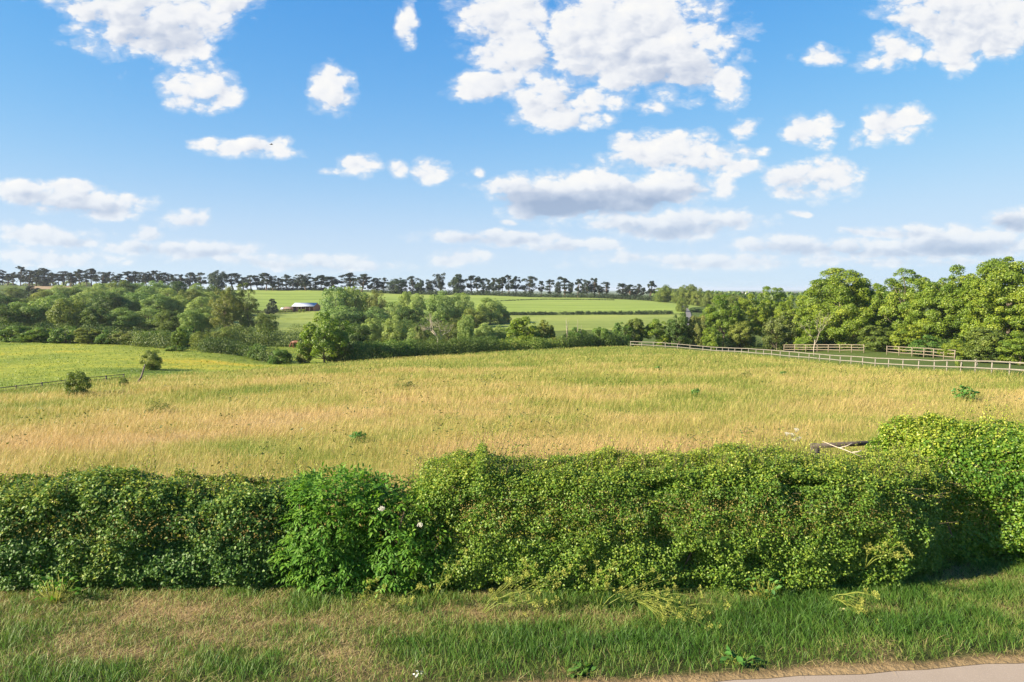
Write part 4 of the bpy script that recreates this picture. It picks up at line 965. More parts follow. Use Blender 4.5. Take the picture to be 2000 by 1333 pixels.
place('oak', 895, 448, 536, 38, 'broad dark oak in the ridge row above the dead tree', 'tree', name='oak_tree')
place('oak', 777, 452, 544, 40, 'bushy dark tree in the ridge row between the broad pine and the dark oak', 'tree', name='oak_tree')
place('oak', 823, 452, 548, 26, 'small bushy dark tree in the ridge row left of the broad dark oak', 'tree', name='oak_tree')
place('oak', 92, 480, 545, 30, 'low dark thicket tree under the widest left pine', 'tree', name='oak_tree')
for k, (px, top, wd, lb) in enumerate([(1296, 557, 46, 'light green round tree at the right end of the ridge pine row'), (1325, 561, 34, 'green tree between two taller ridge trees right of the pine row'), (1343, 556, 40, 'tallest round topped tree right of the pine row on the ridge'), (1361, 563, 28, 'lit pointed tree on the ridge just left of the far plain gap'),
                                   (1379, 568, 28, 'dark narrow tree on the ridge edge above the far crop field'), (1402, 572, 36, 'low dark tree beside the far plain, right of the narrow dark one'), (1436, 575, 56, 'widest low dark tree at the right end of the ridge belt')]):
    place('wood', px, 405 - k * 8, top, wd, lb, 'tree', 'broadleaf trees ending the ridge belt')

# --- hedges across the fields
def field_hedge(name, label, px0, px1, Yf, hf, thick, n, L, mat, seed, lump=.5, sink=0.0):
    """overgrown hedge along a line of photo columns px0..px1 at distances Yf(px), height hf(px)"""
    r = np.random.default_rng(seed); ln = float(np.hypot(hx(px1, Yf(px1)) - hx(px0, Yf(px0)), Yf(px1) - Yf(px0))); hm = float(np.mean(hf(np.linspace(px0, px1, 9))))
    rb0 = hm * (.26 + .14 * min(lump, 1.2)); n = int(n * 1.7); L = L * .8; m = int(min(700, max(30, ln / rb0 * (2 + thick / rb0 * .8) * 1.6)))
    px = r.uniform(px0, px1, m); Y = Yf(px); X = hx(px, Y); q = np.stack([X, Y, 0 * X], 1)
    h = hf(px) * (1.05 - .48 * lump * (vnoise(q, .35 / max(hm / 3, .6), seed, 2) - .2)); across = r.uniform(-.5, .5, m)
    rb = rb0 * r.choice([.45, .7, 1.0, 1.5], m) * r.uniform(.85, 1.15, m); Yb = Y + across * np.maximum(thick - rb, .2)
    zc = np.maximum(h * (1 - .5 * np.abs(across)) * r.uniform(.25, 1.0, m) ** .7 - rb, rb * .4)
    B = np.stack([X + r.normal(0, .2, m), Yb, ground(X, Yb) + zc - sink, rb], 1)
    tb = r.normal(0, .19, m); c = r.choice(m, n, p=rb ** 2 / (rb ** 2).sum())
    d = unit(rand_dirs(r, n) + [0, -.1, .25]); P = B[c, :3] + d * (B[c, 3] * (1 - np.minimum(r.exponential(.2, n), .9)))[:, None]
    P[:, 2] = np.maximum(P[:, 2], B[c, 2] - zc[c] + .02)
    N_ = unit(d * .75 + [0, 0, .3] + r.normal(0, .42, (n, 3))); A = unit(np.cross(N_, rand_dirs(r, n))); sc = r.uniform(.6, 1.3, n)
    V, F, k = leaf_cards(P, A, N_, L * sc, L * .62 * sc, .18)
    T = np.clip(.45 + tb[c] + r.normal(0, .16, n), 0, 1)
    c = np.array([X.mean(), Y.mean(), 0]); c[2] = gz(c[0], c[1])
    e = mesh_np(name, V - c, [F], mat, None, np.tile(T, k)); e.location = c
    return tag(e, label, 'hedge')
K = lambda v: (lambda p: np.full(np.shape(p), v))
field_hedge('ridge_hedge', 'long dark hedge under the pines on the right half of the ridge', 735, 1290, ip([(735, 455), (1290, 424)]), ip([(735, 4.2), (900, 4.5), (1010, 3.2), (1290, 4.6)]), 4, 9000, .9, M_darkleaf, 1, 1.0)
field_hedge('ridge_hedge', 'low dark scrub under the pines above the green crop, left of the willows', 505, 640, K(466), K(2.6), 3, 3000, .8, M_darkleaf, 2, 1.0)
field_hedge('field_hedge', 'straight trimmed dark hedge below the crop field, its left and longest piece', 985, 1088, K(279), K(1.7), 2.0, 3600, .42, M_darkleaf, 3, .25)
field_hedge('field_hedge', 'trimmed dark hedge piece in the middle of the line below the crop field', 1091, 1205, K(279), K(1.9), 2.0, 3600, .42, M_darkleaf, 4, .25)
field_hedge('field_hedge', 'trimmed dark hedge piece ending beside the round ivy tree and lane', 1208, 1312, K(278), K(2.0), 2.0, 3600, .42, M_darkleaf, 5, .25)
field_hedge('boundary_strip', 'thin dark strip of rough growth curving across the upper crop field', 978, 1200, ip([(978, 372), (1060, 396), (1200, 398)]), K(.7), 1.4, 2200, .5, M_darkleaf, 6, .3)
field_hedge('barn_hedge', 'low rough hedge running left from the barn under the crop', 470, 572, K(326), K(1.8), 2.0, 2500, .5, M_mixed, 7, .6)
field_hedge('bramble_thicket', 'dark bramble thicket hedge along the back of the left pasture', -120, 208, K(124), ip([(-120, 3.7), (20, 4.1), (120, 3.8), (208, 3.0)]), 6, 15000, .26, M_brambank, 8, 1.1)
field_hedge('bramble_thicket', 'yellow topped bramble thicket continuing right of the dark one', 200, 345, ip([(200, 120), (345, 108)]), ip([(200, 3.2), (300, 3.3), (345, 2.8)]), 6, 10000, .25, M_brambank, 9, 1.3)
field_hedge('bramble_thicket', 'trailing bramble mounds sloping down to the meadow edge left of the ash', 395, 560, ip([(395, 104), (470, 103), (560, 94)]), ip([(395, 2.7), (440, 3.0), (500, 2.6), (545, 2.2), (560, 1.0)]), 6, 11000, .22, M_brambank, 10, 1.3)
field_hedge('bramble_thicket', 'dark bramble bank in the valley behind the trailing mounds', 420, 600, K(128), ip([(420, 5.0), (600, 3.8)]), 7, 9000, .3, M_brambank, 11, 1.3)
field_hedge('crest_hedge', 'overgrown thorn hedge along the meadow crest, right of the ash', 672, 805, ip([(672, 94), (805, 99)]), ip([(672, 3.1), (740, 3.3), (805, 2.9)]), 3.5, 16000, .21, M_shrub, 12, .8)
field_hedge('crest_hedge', 'overgrown thorn hedge along the crest below the dead tree', 800, 965, ip([(800, 99), (965, 106)]), ip([(800, 3.0), (880, 3.4), (965, 2.6)]), 3.5, 17000, .21, M_mixed, 13, .9)
field_hedge('crest_hedge', 'low broken hedge along the crest between the dead tree and the twin stems', 960, 1092, ip([(960, 106), (1092, 112)]), ip([(960, 2.7), (1040, 2.4), (1092, 1.2)]), 3.5, 13000, .21, M_shrub, 14, 1.0)
field_hedge('crest_hedge', 'dark green hedge at the crest beside the left end of the pale rail fence', 1092, 1215, ip([(1092, 113), (1215, 119)]), ip([(1092, 2.6), (1150, 3.1), (1215, 2.4)]), 3.5, 14000, .21, M_mixed, 15, 1.0)
field_hedge('valley_scrub', 'dense dark scrub in the valley under the central willows', 690, 900, K(165), ip([(690, 5), (800, 5.2), (900, 5)]), 10, 12000, .36, M_mixed, 16, 1.5)
field_hedge('tree_belt_scrub', 'shady undergrowth along the foot of the big trees behind the fences', 1330, 2120, ip([(1330, 128), (1550, 122), (1750, 110), (1900, 97), (2120, 84)]), ip([(1330, 2.4), (1700, 2.6), (2120, 3)]), 4, 30000, .22, M_mixed, 17, 1.2)
# --- left wood
WG = 'trees of the wood on the left slope'
front = [(-60, 152, 592, 96, 'wood'), (8, 150, 596, 84, 'wood'), (52, 154, 590, 80, 'willow'), (98, 158, 583, 86, 'willow'), (140, 152, 584, 76, 'wood'), (190, 150, 600, 62, 'edge'), (238, 153, 602, 84, 'willow'), (292, 156, 603, 74, 'willow'), (335, 152, 606, 62, 'wood'), (378, 150, 606, 54, 'willow'), (408, 155, 612, 46, 'willow')]
mid = [(-50, 205, 580, 84, 'wood'), (15, 210, 577, 80, 'wood'), (70, 215, 580, 66, 'wood'), (118, 205, 573, 64, 'willow'), (165, 212, 572, 70, 'willow'), (215, 205, 572, 66, 'wood'), (262, 210, 572, 70, 'willow'), (310, 208, 575, 66, 'willow'), (352, 212, 578, 60, 'willow'), (395, 205, 580, 60, 'willow'), (430, 210, 584, 50, 'wood')]
back = [(-20, 300, 563, 60, 'wood'), (28, 305, 560, 56, 'wood'), (68, 320, 559, 42, 'oak'), (120, 300, 558, 56, 'willow'), (160, 305, 556, 54, 'willow'), (200, 310, 554, 50, 'willow'), (238, 300, 548, 56, 'wood'), (275, 305, 553, 52, 'willow'), (312, 300, 549, 54, 'willow'), (350, 308, 550, 50, 'wood'), (388, 300, 554, 50, 'willow'), (420, 305, 557, 46, 'wood'), (452, 300, 564, 46, 'wood')]
mid2 = [(92, 255, 566, 56, 'wood'), (140, 258, 564, 58, 'wood'), (188, 252, 563, 56, 'willow'), (236, 256, 562, 58, 'willow'), (284, 250, 562, 58, 'willow'), (332, 256, 563, 56, 'willow'), (372, 252, 566, 52, 'wood'), (410, 256, 570, 48, 'willow')]
LM = [(-100, 'the left picture edge'), (165, 'the dip below the light green spray'), (455, 'the tall brownish poplar')]
for rowname, lst in (('front edge', front), ('lower middle row', mid), ('upper middle row', mid2), ('topmost row', back)):
    names = by_landmarks([p[0] for p in lst], [(-100, 'the left picture edge'), (480, 'the tall brownish poplar')])
    for (px, Y, top, wd, kind), nm in zip(lst, names):
        adj = {'wood': 'darker green tree', 'willow': 'pale green willow', 'edge': 'bright yellow green tree', 'oak': 'dark brownish tree'}[kind]
        place(kind, px, Y, top, wd, f'{adj}, {rowname} of left wood, {nm}'.replace('right of the left picture edge', 'from the left picture edge'), 'tree', WG)

# --- valley and middle distance
VG = 'willows and trees in the valley'
for kind, px, Y, top, wd, lb, cat in [
    ('poplar', 440, 150, 560, 74, 'tall sparse brownish poplar, left of its twin leader', 'tree'), ('poplar', 482, 152, 553, 62, 'tall sparse brownish poplar with the highest twiggy leader', 'tree'),
    ('wood', 521, 175, 612, 54, 'round green tree at the right foot of the poplars', 'tree'), ('cone', 533, 318, 584, 27, 'dark cone shaped evergreen standing alone left of the barn', 'tree'),
    ('willow', 657, 212, 561, 74, 'large leafy willow right behind the barn gable, left one of the tall group', 'willow'), ('willow', 694, 216, 561, 70, 'large willow in the centre of the tall group, flat crowned', 'willow'), ('poplar', 738, 214, 566, 56, 'thin crowned lit tree at the right of the tall willow group', 'tree'),
    ('willow', 675, 196, 598, 84, 'blue green willow bulging below the tall group', 'willow'), ('willow', 735, 198, 600, 70, 'shaded willow below the right side of the tall group', 'willow'), ('willow', 772, 205, 590, 54, 'rounded light willow right of the tall group', 'willow'),
    ('willow', 794, 250, 570, 36, 'small rounded willow seen against the ridge field', 'willow'), ('willow', 818, 246, 574, 40, 'low willow between the small rounded one and the big central one', 'willow'), ('wood', 800, 200, 600, 66, 'dark green tree in the valley centre left of the big willow', 'tree'),
    ('willow', 862, 222, 569, 74, 'big bright central willow behind the dead tree', 'willow'), ('willow', 902, 224, 573, 58, 'bright willow touching the right side of the big central one', 'willow'), ('wood', 925, 215, 602, 60, 'shaded bushy tree under the bright central willows', 'tree'),
    ('willow', 958, 232, 582, 62, 'rounded willow at the right end of the valley group against the crop', 'willow'), ('wood', 985, 236, 604, 28, 'small dark bush at the right foot of the rounded willow', 'bush'),
    ('willow', 725, 150, 622, 44, 'small pale sallow behind the crest hedge, left of two', 'willow'), ('willow', 772, 150, 617, 60, 'pale sallow with wispy top behind the crest hedge', 'willow'), ('wood', 700, 142, 632, 52, 'dark round bush behind the ash', 'bush'), ('willow', 815, 148, 640, 50, 'low sallow bush left of the dead tree', 'willow'),
    ('hawbush', 822, 128, 637, 32, 'olive brown round bush at the left foot of the dead tree', 'bush'), ('poplar', 880, 125, 622, 70, 'thin grey green tree mixed with the dead branches', 'tree'), ('willow', 910, 122, 616, 36, 'upright sallow right of the dead branches', 'willow'),
    ('willow', 945, 128, 632, 44, 'pale yellow green sallow behind the low broken hedge', 'willow'), ('willow', 975, 130, 636, 44, 'olive sallow just left of the rounded crest tree', 'willow'),
    ('edge', 1022, 112, 620, 74, 'rounded green tree standing on the crest in front of the far pasture', 'tree'), ('edge', 1064, 115, 626, 42, 'dark small tree against the right side of the rounded crest tree', 'tree'),
    ('shrub', 1125, 116, 640, 56, 'bushy shrub on the crest around two bare twin stems', 'bush'), ('shrub', 1172, 118, 640, 52, 'dense green shrub on the crest left of the rail fence end', 'bush'),
    ('ash', 633, 92, 611, 102, 'light green ash tree standing alone at the left end of the crest hedge', 'tree'), ('hawbush', 596, 93, 668, 40, 'dark olive bush at the left foot of the ash', 'bush'), ('hawbush', 668, 93, 662, 46, 'dull brown green bush at the right foot of the ash', 'bush'),
    ('edge', 352, 108, 640, 34, 'bright green bush at the right end of the yellow topped thicket', 'bush'), ('wood', 396, 106, 648, 52, 'dark glossy round bush above the buttercup patch', 'bush'), ('shrub', 345, 102, 675, 44, 'low rounded bramble mound left of the dark glossy bush', 'bush'), ('shrub', 372, 116, 637, 40, 'lighter bush behind the dark glossy bush', 'bush'),
    ('wood', 437, 118, 640, 60, 'dark bush under the tall poplars', 'bush'), ('shrub', 545, 92, 683, 46, 'dark bramble mound at the bottom of the trailing mounds, nearest the gateway', 'bush'), ('shrub', 505, 98, 672, 44, 'pale topped bramble mound beside the darkest one', 'bush'),
    ('wood', 1330, 292, 583, 24, 'ivy covered round tree beside the distant lane', 'tree'), ('shrub', 1358, 296, 602, 30, 'yellow green bush right of the distant lane', 'bush'),
]:
    place(kind, px, Y, top, wd, lb, cat, VG)

BK = [(-20, 640, 70, 'edge'), (32, 637, 74, 'shrub'), (82, 640, 66, 'edge'), (128, 638, 70, 'shrub'), (172, 641, 60, 'edge'), (214, 645, 54, 'shrub'), (254, 646, 58, 'hawbush'), (298, 647, 56, 'shrub'), (334, 650, 44, 'edge')]
for (px, top, wd, kind), nm in zip(BK, by_landmarks([b[0] for b in BK], [(-100, 'the left picture edge'), (350, 'the bright green bush')])):
    place(kind, px, 120 - .02 * px, top, wd, f'rounded bush bulging from the pasture thicket, {nm}'.replace('right of the left picture edge', 'from the left picture edge'), 'bush', 'bushes in the thicket behind the pasture')

# --- tree belt beyond the rail fences
BG = 'trees of the belt beyond the rail fences'
for kind, px, Y, top, wd, lb, cat in [
    ('shrub', 1216, 122, 630, 46, 'small rough bush behind the left tip of the pale fence', 'bush'), ('edge', 1240, 124, 622, 44, 'slender green tree behind the left tip of the pale fence', 'tree'), ('edge', 1283, 124, 624, 58, 'dark green bushy tree behind the fence, below the ivy tree', 'tree'), ('edge', 1326, 122, 612, 52, 'yellow green tree in front of the distant lane', 'tree'),
    ('hawbush', 1362, 122, 617, 46, 'olive yellow bush right of the tree in front of the lane', 'bush'), ('loose', 1412, 134, 577, 84, 'tree with rounded lit top, leftmost tall one of the belt', 'tree'), ('edge', 1390, 120, 640, 44, 'short green tree below the leftmost tall belt tree', 'tree'),
    ('loose', 1462, 138, 576, 86, 'leafy tree left of the pointed tree in the belt', 'tree'), ('edge', 1445, 124, 628, 60, 'dark green low tree in the belt, left of the yellowish thorn', 'tree'), ('loose', 1503, 142, 561, 82, 'pointed tree left of the big sycamore like tree, topped by one sprig', 'tree'),
    ('hawbush', 1518, 118, 617, 68, 'brown tinged yellow thorn bush in front of the belt', 'bush'), ('big', 1636, 118, 526, 168, 'big spreading tree behind the second fence with a pale sapling before it', 'tree'), ('edge', 1580, 116, 626, 66, 'lower leafy tree at the left skirt of the big spreading tree', 'tree'),
    ('loose', 1762, 112, 527, 122, 'bright green tree with gappy crown between the two biggest belt trees', 'tree'), ('edge', 1712, 107, 636, 80, 'yellowish low tree leaning over the second fence', 'tree'), ('edge', 1775, 104, 634, 76, 'feathery green tree filling below the gappy tree', 'tree'),
    ('big', 1858, 104, 522, 150, 'big yellow green tree left of the tallest one', 'tree'), ('big', 1965, 96, 505, 190, 'tallest broad tree of the belt at the right picture edge', 'tree'), ('big', 2090, 88, 520, 170, 'broad belt tree mostly outside the right picture edge', 'tree'), ('big', 1915, 112, 530, 120, 'big tree filling the gap behind the two tallest belt trees', 'tree'),
    ('loose', 1548, 134, 578, 84, 'leafy tree closing the gap between the pointed tree and the big spreading tree', 'tree'), ('loose', 1705, 124, 556, 96, 'shaded tree standing back between the big spreading tree and the gappy tree', 'tree'), ('ash', 1868, 84, 664, 66, 'bright green maple bush behind the gap in the second fence', 'bush'), ('edge', 1928, 76, 640, 88, 'dense hawthorn tree over the broken pale branches by the fence', 'tree'), ('edge', 1995, 72, 648, 90, 'dense green bush at the right picture edge behind the pale rail', 'bush'), ('shrub', 1814, 92, 655, 70, 'olive bush hanging over the second fence', 'bush'), ('shrub', 1875, 58, 696, 18, 'small dark shrub growing through the pale fence', 'bush'),
]:
    place(kind, px, Y, top, wd, lb, cat, BG)

# --- pasture bushes
def at_row(px, row, y1=200): return y_at_row(px, row, 14, y1)
for px, row, top, wd, lb in [(148, 776, 726, 50, 'dark round thorn bush by the left fence, lowest in the picture'), (293, 723, 684, 42, 'dark thorn bush with long shadow in the pasture, beside the leaning pale trunk'), (238, 757, 738, 19, 'tiny thorn bush near the left fence between two larger ones')]:
    place('thorn', px, at_row(px, row), top, wd, lb, 'bush', 'thorn bushes by the pasture fence')

# --- bare and dead wood
def branching(r, mb, p, d, L, rad, depth, spread=.55, shrink=.72):
    q = p + d * L; mid = (p + q) / 2 + r.normal(0, .06, 3) * L; mb.tube([p, mid, q], [rad, rad * .82, rad * .62], 5 if depth > 2 else 3)
    if depth == 0: return
    for k in range(r.integers(2, 4)):
        branching(r, mb, q if k else (p + q) * .5 + (q - p) * .2, unit(d + r.normal(0, spread, 3) + [0, 0, .12]), L * shrink * r.uniform(.75, 1.15), rad * .6, depth - 1, spread, shrink)
def bare_tree(name, label, cat, px, Y, top, seed, lean, mat, depth=5, spread=.5, first=.28, rad=.02):
    g = gpt(px, Y); H = at(px, top, Y)[2] - g[2]; e = tag(empty(name, g), label, cat); mb = MB(); r = np.random.default_rng(seed)
    branching(r, mb, np.array([0, 0, -.2]), unit(np.array(lean, float)), H * first, H * rad, depth, spread); mb.build('trunk', mat, e); return e
bare_tree('dead_tree', 'bleached dead tree with bare branches above the crest hedge', 'tree', 858, 120, 588, 5, (-.1, 0, 1), M_bark_pale, 6, .5, .3, .022)
bare_tree('sapling', 'pale thin sapling standing before the big spreading tree by the second fence', 'tree', 1591, 98, 602, 9, (.02, 0, 1), M_bark_pale, 4, .3, .36, .012)
bare_tree('bare_stem', 'bare grey stem on the crest, left of the pair', 'stem', 1106, 114, 622, 11, (.05, 0, 1), M_bark_pale, 2, .15, .45, .018)
bare_tree('bare_stem', 'bare grey stem on the crest, right of the pair', 'stem', 1131, 115, 620, 12, (-.03, 0, 1), M_bark_pale, 2, .15, .45, .018)
bare_tree('broken_branches', 'pale broken branches sticking out by the fence under the hawthorn tree', 'branch', 1908, 66, 692, 14, (.35, 0, 1), M_bark_pale, 2, .6, .4, .06)
p0 = gpt(262, at_row(262, 750)); p1 = gpt(284, at_row(284, 726)); e = tag(empty('leaning_trunk', p0), 'leaning pale dead trunk reaching up to the thorn bush in the pasture', 'trunk')
mb = MB(); p1z = at(284, 712, p0[1] + 1.5) - p0; mb.tube([np.array([0, 0, -.1]), p1z * .4 + [.12, 0, -.1], p1z * .75 + [.05, 0, 0], p1z], [.075, .07, .06, .04], 7); mb.build('trunk', M_bark, e)

# ------------------------------------------------------------------ fences
def fence(name, label, pts, spacing, rails, rail_h, mat, post_h, post_w=.09, sink=.0, skip=()):
    """post and rail fence along plan points; each post and each rail is a part"""
    pts = np.array(pts, float); seg = np.hypot(*np.diff(pts, axis=0).T); s = np.concatenate([[0], np.cumsum(seg)])
    n = int(s[-1] / spacing); u = np.linspace(0, s[-1], n + 1); X = np.interp(u, s, pts[:, 0]); Y = np.interp(u, s, pts[:, 1]); Z = ground(X, Y) - sink
    c = np.array([X[0], Y[0], Z[0]]); e = tag(empty(name, c), label, 'fence'); r = np.random.default_rng(len(pts) * 7 + n)
    Q = np.stack([X, Y, Z], 1) - c
    proto_ = MB(); proto_.box((0, 0, post_h / 2 - .2), (post_w, post_w, post_h + .4)); po = None
    for i in range(n + 1):
        if po is None: po = proto_.build('post', mat, e, tint=False); o = po
        else: o = po.copy(); COL.objects.link(o); o.parent = e
        o.location = Q[i]; o.rotation_euler = (r.normal(0, .02), r.normal(0, .02), math.atan2(*(np.gradient(Q, axis=0)[i][:2][::-1])))
    d = unit(np.gradient(Q, axis=0) * [1, 1, 0]); side = np.stack([-d[:, 1], d[:, 0], 0 * d[:, 0]], 1)
    for h in rails:
        jit = r.normal(0, .018, (n + 1, 1)) * [0, 0, 1]; base = Q + side * (post_w / 2 + .022) + [0, 0, h] + jit
        V = np.stack([base + side * .02 - [0, 0, rail_h / 2], base - side * .02 - [0, 0, rail_h / 2], base - side * .02 + [0, 0, rail_h / 2], base + side * .02 + [0, 0, rail_h / 2]], 1).reshape(-1, 3)
        F = [(i * 4 + a, i * 4 + (a + 1) % 4, i * 4 + 4 + (a + 1) % 4, i * 4 + 4 + a) for i in range(n) for a in range(4)] + [(3, 2, 1, 0), tuple(n * 4 + a for a in range(4))]
        mesh_np('rail', V, [np.array(F)], mat, e)
    return e
fence('rail_fence', 'long pale two rail fence along the right edge of the golden meadow', [(b, a) for a, b in FENCE_R], 2.1, (.50, .96), .08, M_rail, 1.0, .065, .06)
fpt = lambda px, Y: (hx(px, Y), Y)
fence('rail_fence', 'browner three rail fence behind the pale one, left length before the sapling', [fpt(1533, 116), fpt(1600, 110), fpt(1690, 102)], 2.2, (.35, .75, 1.15), .10, M_rail_brown, 1.22, .09)
fence('rail_fence', 'browner three rail fence behind the pale one, right length before the maple bush', [fpt(1735, 96), fpt(1800, 90), fpt(1868, 82)], 2.2, (.35, .75, 1.15), .10, M_rail_brown, 1.22, .09)
fence('rail_fence', 'low dark weathered fence half sunk in grass beside the left pasture', [(-34.6, 24), (-34.2, 34), (-33.6, 45), (-33.2, 58)], 2.4, (.28, .50), .05, M_rail_dark, .56, .08, .14)

# ------------------------------------------------------------------ barn and farm buildings
def shed(name, label, px, Y, rot, ln, wd, eave, ridge, M_wall, M_roof, open_front=False):
    g = gpt(px, Y); e = tag(empty(name, g, rot), label, name.split('_')[-1])
    a, b = ln / 2, wd / 2
    mb = MB(); mb.add([(a, -b, -1), (a, b, -1), (a, b, eave), (a, 0, ridge), (a, -b, eave)], f3=[(0, 1, 2), (0, 2, 4), (4, 2, 3)])
    mb.add([(a - .2, -b, -1), (a - .2, b, -1), (a - .2, b, eave), (a - .2, 0, ridge), (a - .2, -b, eave)], f3=[(2, 1, 0), (4, 2, 0), (3, 2, 4)])
    mb.build('gable', M_wall, e, tint=False)
    mb = MB(); mb.add([(-a, -b, -1), (-a, b, -1), (-a, b, eave), (-a, 0, ridge), (-a, -b, eave)], f3=[(2, 1, 0), (4, 2, 0), (3, 2, 4)]); mb.build('gable', M_wall, e, tint=False)
    mb = MB(); mb.box((0, b - .1, eave / 2 - .5), (ln - .42, .2, eave + 1)); mb.build('back_wall', M_wall, e, tint=False)
    if open_front:
        for k in range(6): mb = MB(); mb.box((-a + .3 + k * (ln - .6) / 5, -b + .15, eave / 2 - .55), (.22, .22, eave + .85)); mb.build('pillar', M_rail_dark, e, tint=False)
    else: mb = MB(); mb.box((0, -b + .1, eave / 2 - .5), (ln - .42, .2, eave + 1)); mb.build('front_wall', M_wall, e, tint=False)
    for s_ in (-1, 1):
        mb = MB(); t = .12; o_ = .35
        V = [(-a - .2, s_ * (b + o_), eave - o_ * (ridge - eave) / b), (a - .02, s_ * (b + o_), eave - o_ * (ridge - eave) / b), (a - .02, 0, ridge), (-a - .2, 0, ridge)]
        mb.add(V + [(x, y, z + t) for x, y, z in V], f4=[(0, 1, 2, 3), (7, 6, 5, 4), (0, 4, 5, 1), (1, 5, 6, 2), (2, 6, 7, 3), (3, 7, 4, 0)]); mb.build('roof', M_roof, e, tint=False)
    return e
M_brick = plain_mat('red brick', (.26, .085, .045), (.36, .13, .07), 1.5, .9)
M_tin = plain_mat('pale metal roofing', (.30, .33, .40), (.38, .42, .50), .6, .5, .0)
M_board = plain_mat('brown boards', (.11, .075, .05), (.18, .12, .09), 1.0, .9)
M_tin_old = plain_mat('dull sheeting', (.30, .30, .31), (.42, .42, .42), 1.0, .7)
shed('brick_barn', 'open fronted barn with pale metal roof and red brick gable end', 600, 328, R(-16), 12.0, 5.2, 2.5, 3.9, M_brick, M_tin, True)
shed('farm_shed', 'small brown shed with rusty roof left of the barn', 569, 330, R(-5), 5.4, 3.4, 1.5, 2.3, M_board, M_board)
shed('farm_shed', 'tiny pale roofed hut between the cone shaped evergreen and the sheds', 556, 332, R(5), 2.2, 2.0, 1.3, 1.9, M_board, M_tin_old)
leafy_weed('garden_shrub', 'light green shrub before the open side of the barn, left one', 41, gpt(587, 322), 120, .5, .9, M_broad, 1.5)
leafy_weed('garden_shrub', 'light green shrub before the open side of the barn, right one', 42, gpt(595, 322), 120, .5, .9, M_broad, 1.5)

# ------------------------------------------------------------------ far plain
def far_wood(name, label, n, seed, px0, px1, Y0, Y1, hmax, mat, L):
    r = np.random.default_rng(seed); m = n; px = r.uniform(px0, px1, m); Y = np.exp(r.uniform(math.log(Y0), math.log(Y1), m)); X = hx(px, Y); Z = ground(X, Y)
    k = 60; j = np.repeat(np.arange(m), k); d = unit(r.normal(0, 1, (m * k, 3)) + [0, 0, .5]); rad = (r.uniform(.5, 1, m) * hmax)[j]
    P = np.stack([X[j] + d[:, 0] * rad * .9, Y[j] + d[:, 1] * rad * .9, Z[j] + rad * .45 + d[:, 2] * rad * .55], 1)
    V, F, kk = leaf_cards(P, rand_dirs(r, m * k), d, L, L * .7, .1); o = mesh_np(name, V, [F], mat, None, np.tile(np.clip(r.normal(.5, .2, m * k), 0, 1), kk))
    tag(o, label, 'woodland', kind='stuff'); return o
far_wood('distant_woods', 'bluish woods and hedges covering the far plain on the right', 900, 5, 1280, 2500, 480, 2600, 8.5, M_mixed, 3.2)
far_wood('distant_woods', 'woods behind the pine ridge on the far left plain', 300, 6, -700, 300, 700, 1500, 7, M_mixed, 3.4)
def house(label, px, Y, ln, rot):
    e = shed('town_house', label, px, Y, rot, ln, 7, 5, 8, M_cream, M_slate); e['category'] = 'house'; e['group'] = 'houses of the far town'
M_cream = plain_mat('pale render', (.55, .53, .48), (.7, .68, .62), .3, .9); M_slate = plain_mat('slate roofs', (.16, .14, .14), (.26, .22, .2), .3, .8)
HM = [(1436, 900, 12), (1452, 1050, 14), (1464, 980, 16), (1478, 1200, 14), (1492, 1000, 12), (1532, 1100, 15), (1548, 900, 14), (1822, 900, 16)]
for (px, Y, ln), lb in zip(HM, ['leftmost pale house of the far town above the leafy tree', 'pale house of the far town, second from its left end', 'widest pale house of the far town', 'small far house just right of the widest pale one', 'far town house left of the pointed tree top', 'far town house just right of the pointed tree top', 'far town house nearest the left side of the big spreading tree', 'far house seen between the gappy tree and the big yellow green one']):
    house(lb, px, Y, ln, prng.uniform(-.5, .5))

# ------------------------------------------------------------------ meadow weeds
for k, (px, row, wd, n, lb, nm) in enumerate([(695, 858, 36, 40, 'dark green dock clump low in the middle of the meadow', 'dock_plant'), (1362, 768, 22, 22, 'small dark green dock in the right half of the meadow', 'dock_plant'), (1893, 776, 50, 50, 'wide dark green dock patch near the right picture edge', 'dock_plant'), (300, 800, 52, 46, 'grey green thistle patch in the left of the meadow', 'thistle_patch'), (786, 757, 46, 40, 'faint olive thistle patch near the middle of the meadow', 'thistle_patch'),
                                              (1285, 722, 16, 14, 'tiny dark weed in the upper right meadow', 'dock_plant'), (1532, 732, 16, 14, 'tiny dark weed below the brown thorn bush', 'dock_plant'), (1460, 735, 26, 18, 'olive weed patch below the fence in the right meadow', 'thistle_patch')]):
    Y = y_at_row(px, row + (8 if row > 760 else 4), 14, 100)
    place('thistle' if nm == 'thistle_patch' else 'dock', px, Y, row - wd * .42, wd, lb, 'weed', 'weeds in the golden meadow')

# ------------------------------------------------------------------ animal and bird
def skinned(name, verts, edges, radii, mat, parent=None, root=0):
    me = bpy.data.meshes.new(name); me.from_pydata(verts, edges, []); o = bpy.data.objects.new(name, me); COL.objects.link(o)
    sk = o.modifiers.new('skin', 'SKIN'); o.modifiers.new('sub', 'SUBSURF').levels = 1; o.modifiers['sub'].render_levels = 1
    for i, rr in enumerate(radii): me.skin_vertices[0].data[i].radius = rr if isinstance(rr, tuple) else (rr, rr)
    me.skin_vertices[0].data[root].use_root = True; me.materials.append(mat)
    if parent: o.parent = parent
    return o
M_chest = plain_mat('chestnut coat', (.13, .045, .02), (.20, .075, .035), 3, .6); M_mane = plain_mat('dark mane', (.06, .03, .02), (.10, .05, .03), 8, .7)
g = gpt(579, 124); hs_ = tag(empty('horse', g, R(180)), 'chestnut horse grazing half hidden behind the ash tree', 'horse')
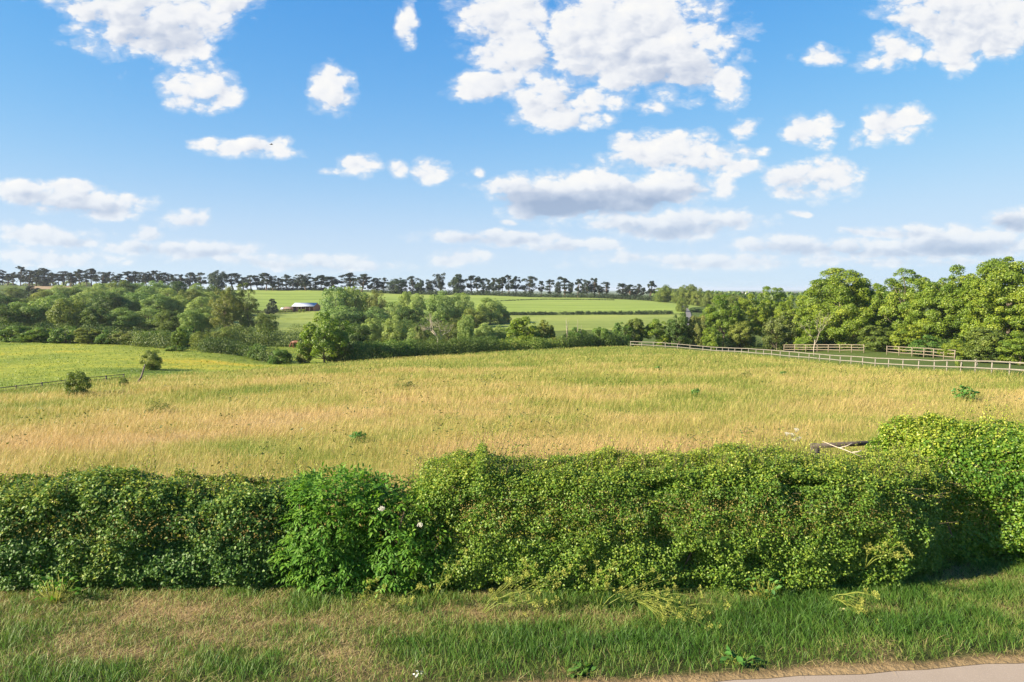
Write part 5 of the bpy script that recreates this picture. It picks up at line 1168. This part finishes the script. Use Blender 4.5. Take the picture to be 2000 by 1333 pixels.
V = [(-.62, 0, 1.22), (-.2, 0, 1.16), (.25, 0, 1.14), (.58, 0, 1.22), (.86, 0, 1.08), (1.10, 0, .72), (1.22, 0, .42), (1.34, 0, .16)]
E = [(i, i + 1) for i in range(7)]; Rr = [(.26, .30), (.28, .33), (.28, .33), (.22, .30), (.13, .21), (.11, .16), (.09, .12), (.06, .07)]
for sx in (-.13, .13):
    b = len(V); V += [(-.72, sx, .92), (-.62, sx, .66), (-.80, sx, .46), (-.76, sx, .14), (-.70, sx, .03)]; E += [(0, b), (b, b + 1), (b + 1, b + 2), (b + 2, b + 3), (b + 3, b + 4)]; Rr += [.17, .11, .065, .05, .06]
    b = len(V); V += [(.55, sx, .84), (.57, sx, .46), (.55, sx, .14), (.60, sx, .03)]; E += [(3, b), (b, b + 1), (b + 1, b + 2), (b + 2, b + 3)]; Rr += [.12, .065, .048, .06]
for sx in (-.07, .07):
    b = len(V); V += [(1.12, sx, .80)]; E += [(5, b)]; Rr += [.03]
skinned('body', V, E, Rr, M_chest, hs_)
mb = MB(); mb.tube([(-.88, 0, 1.25), (-1.0, 0, 1.0), (-1.02, 0, .6)], [.05, .07, .03], 6); mb.build('tail', M_mane, hs_, tint=False)
mb = MB(); mb.tube([(.62, 0, 1.46), (.86, 0, 1.27), (1.12, 0, .9)], [.04, .06, .03], 5); mb.build('mane', M_mane, hs_, tint=False)
bp = at(530, 283, 60); bd = tag(empty('bird', bp, R(30)), 'small dark bird flying in front of the thin left cloud', 'bird')
mb = MB(); mb.tube([(-.16, 0, 0), (-.06, 0, .01), (.04, 0, .01), (.12, 0, .02), (.16, 0, .015)], [.012, .03, .035, .022, .006], 6); mb.build('body', M_rail_dark, bd, tint=False)
for s_ in (-1, 1):
    mb = MB(); mb.add([(.06, s_ * .02, .02), (-.04, s_ * .02, .02), (.05, s_ * .16, .07), (-.05, s_ * .15, .065), (-.04, s_ * .30, .03), (.05, s_ * .02, .03), (.045, s_ * .16, .078)], f3=[(0, 2, 1), (1, 2, 3), (2, 4, 3), (0, 6, 2), (2, 6, 4)]); mb.build('wing', M_rail_dark, bd, tint=False)

# ------------------------------------------------------------------ thin summer haze
M_haze, t_ = mat_new('summer haze')
pv = t_.n('ShaderNodeVolumePrincipled', {'Color': (.80, .88, 1.0, 1), 'Density': 0.0001, 'Anisotropy': 0.2})
o_ = t_.n('ShaderNodeOutputMaterial'); t_.link(pv.outputs[0], o_.inputs['Volume'])
mb = MB(); mb.box((0, 7000, 4), (46000, 16000, 60)); hz = mb.build('haze', M_haze, None, tint=False); hz['kind'] = 'stuff'
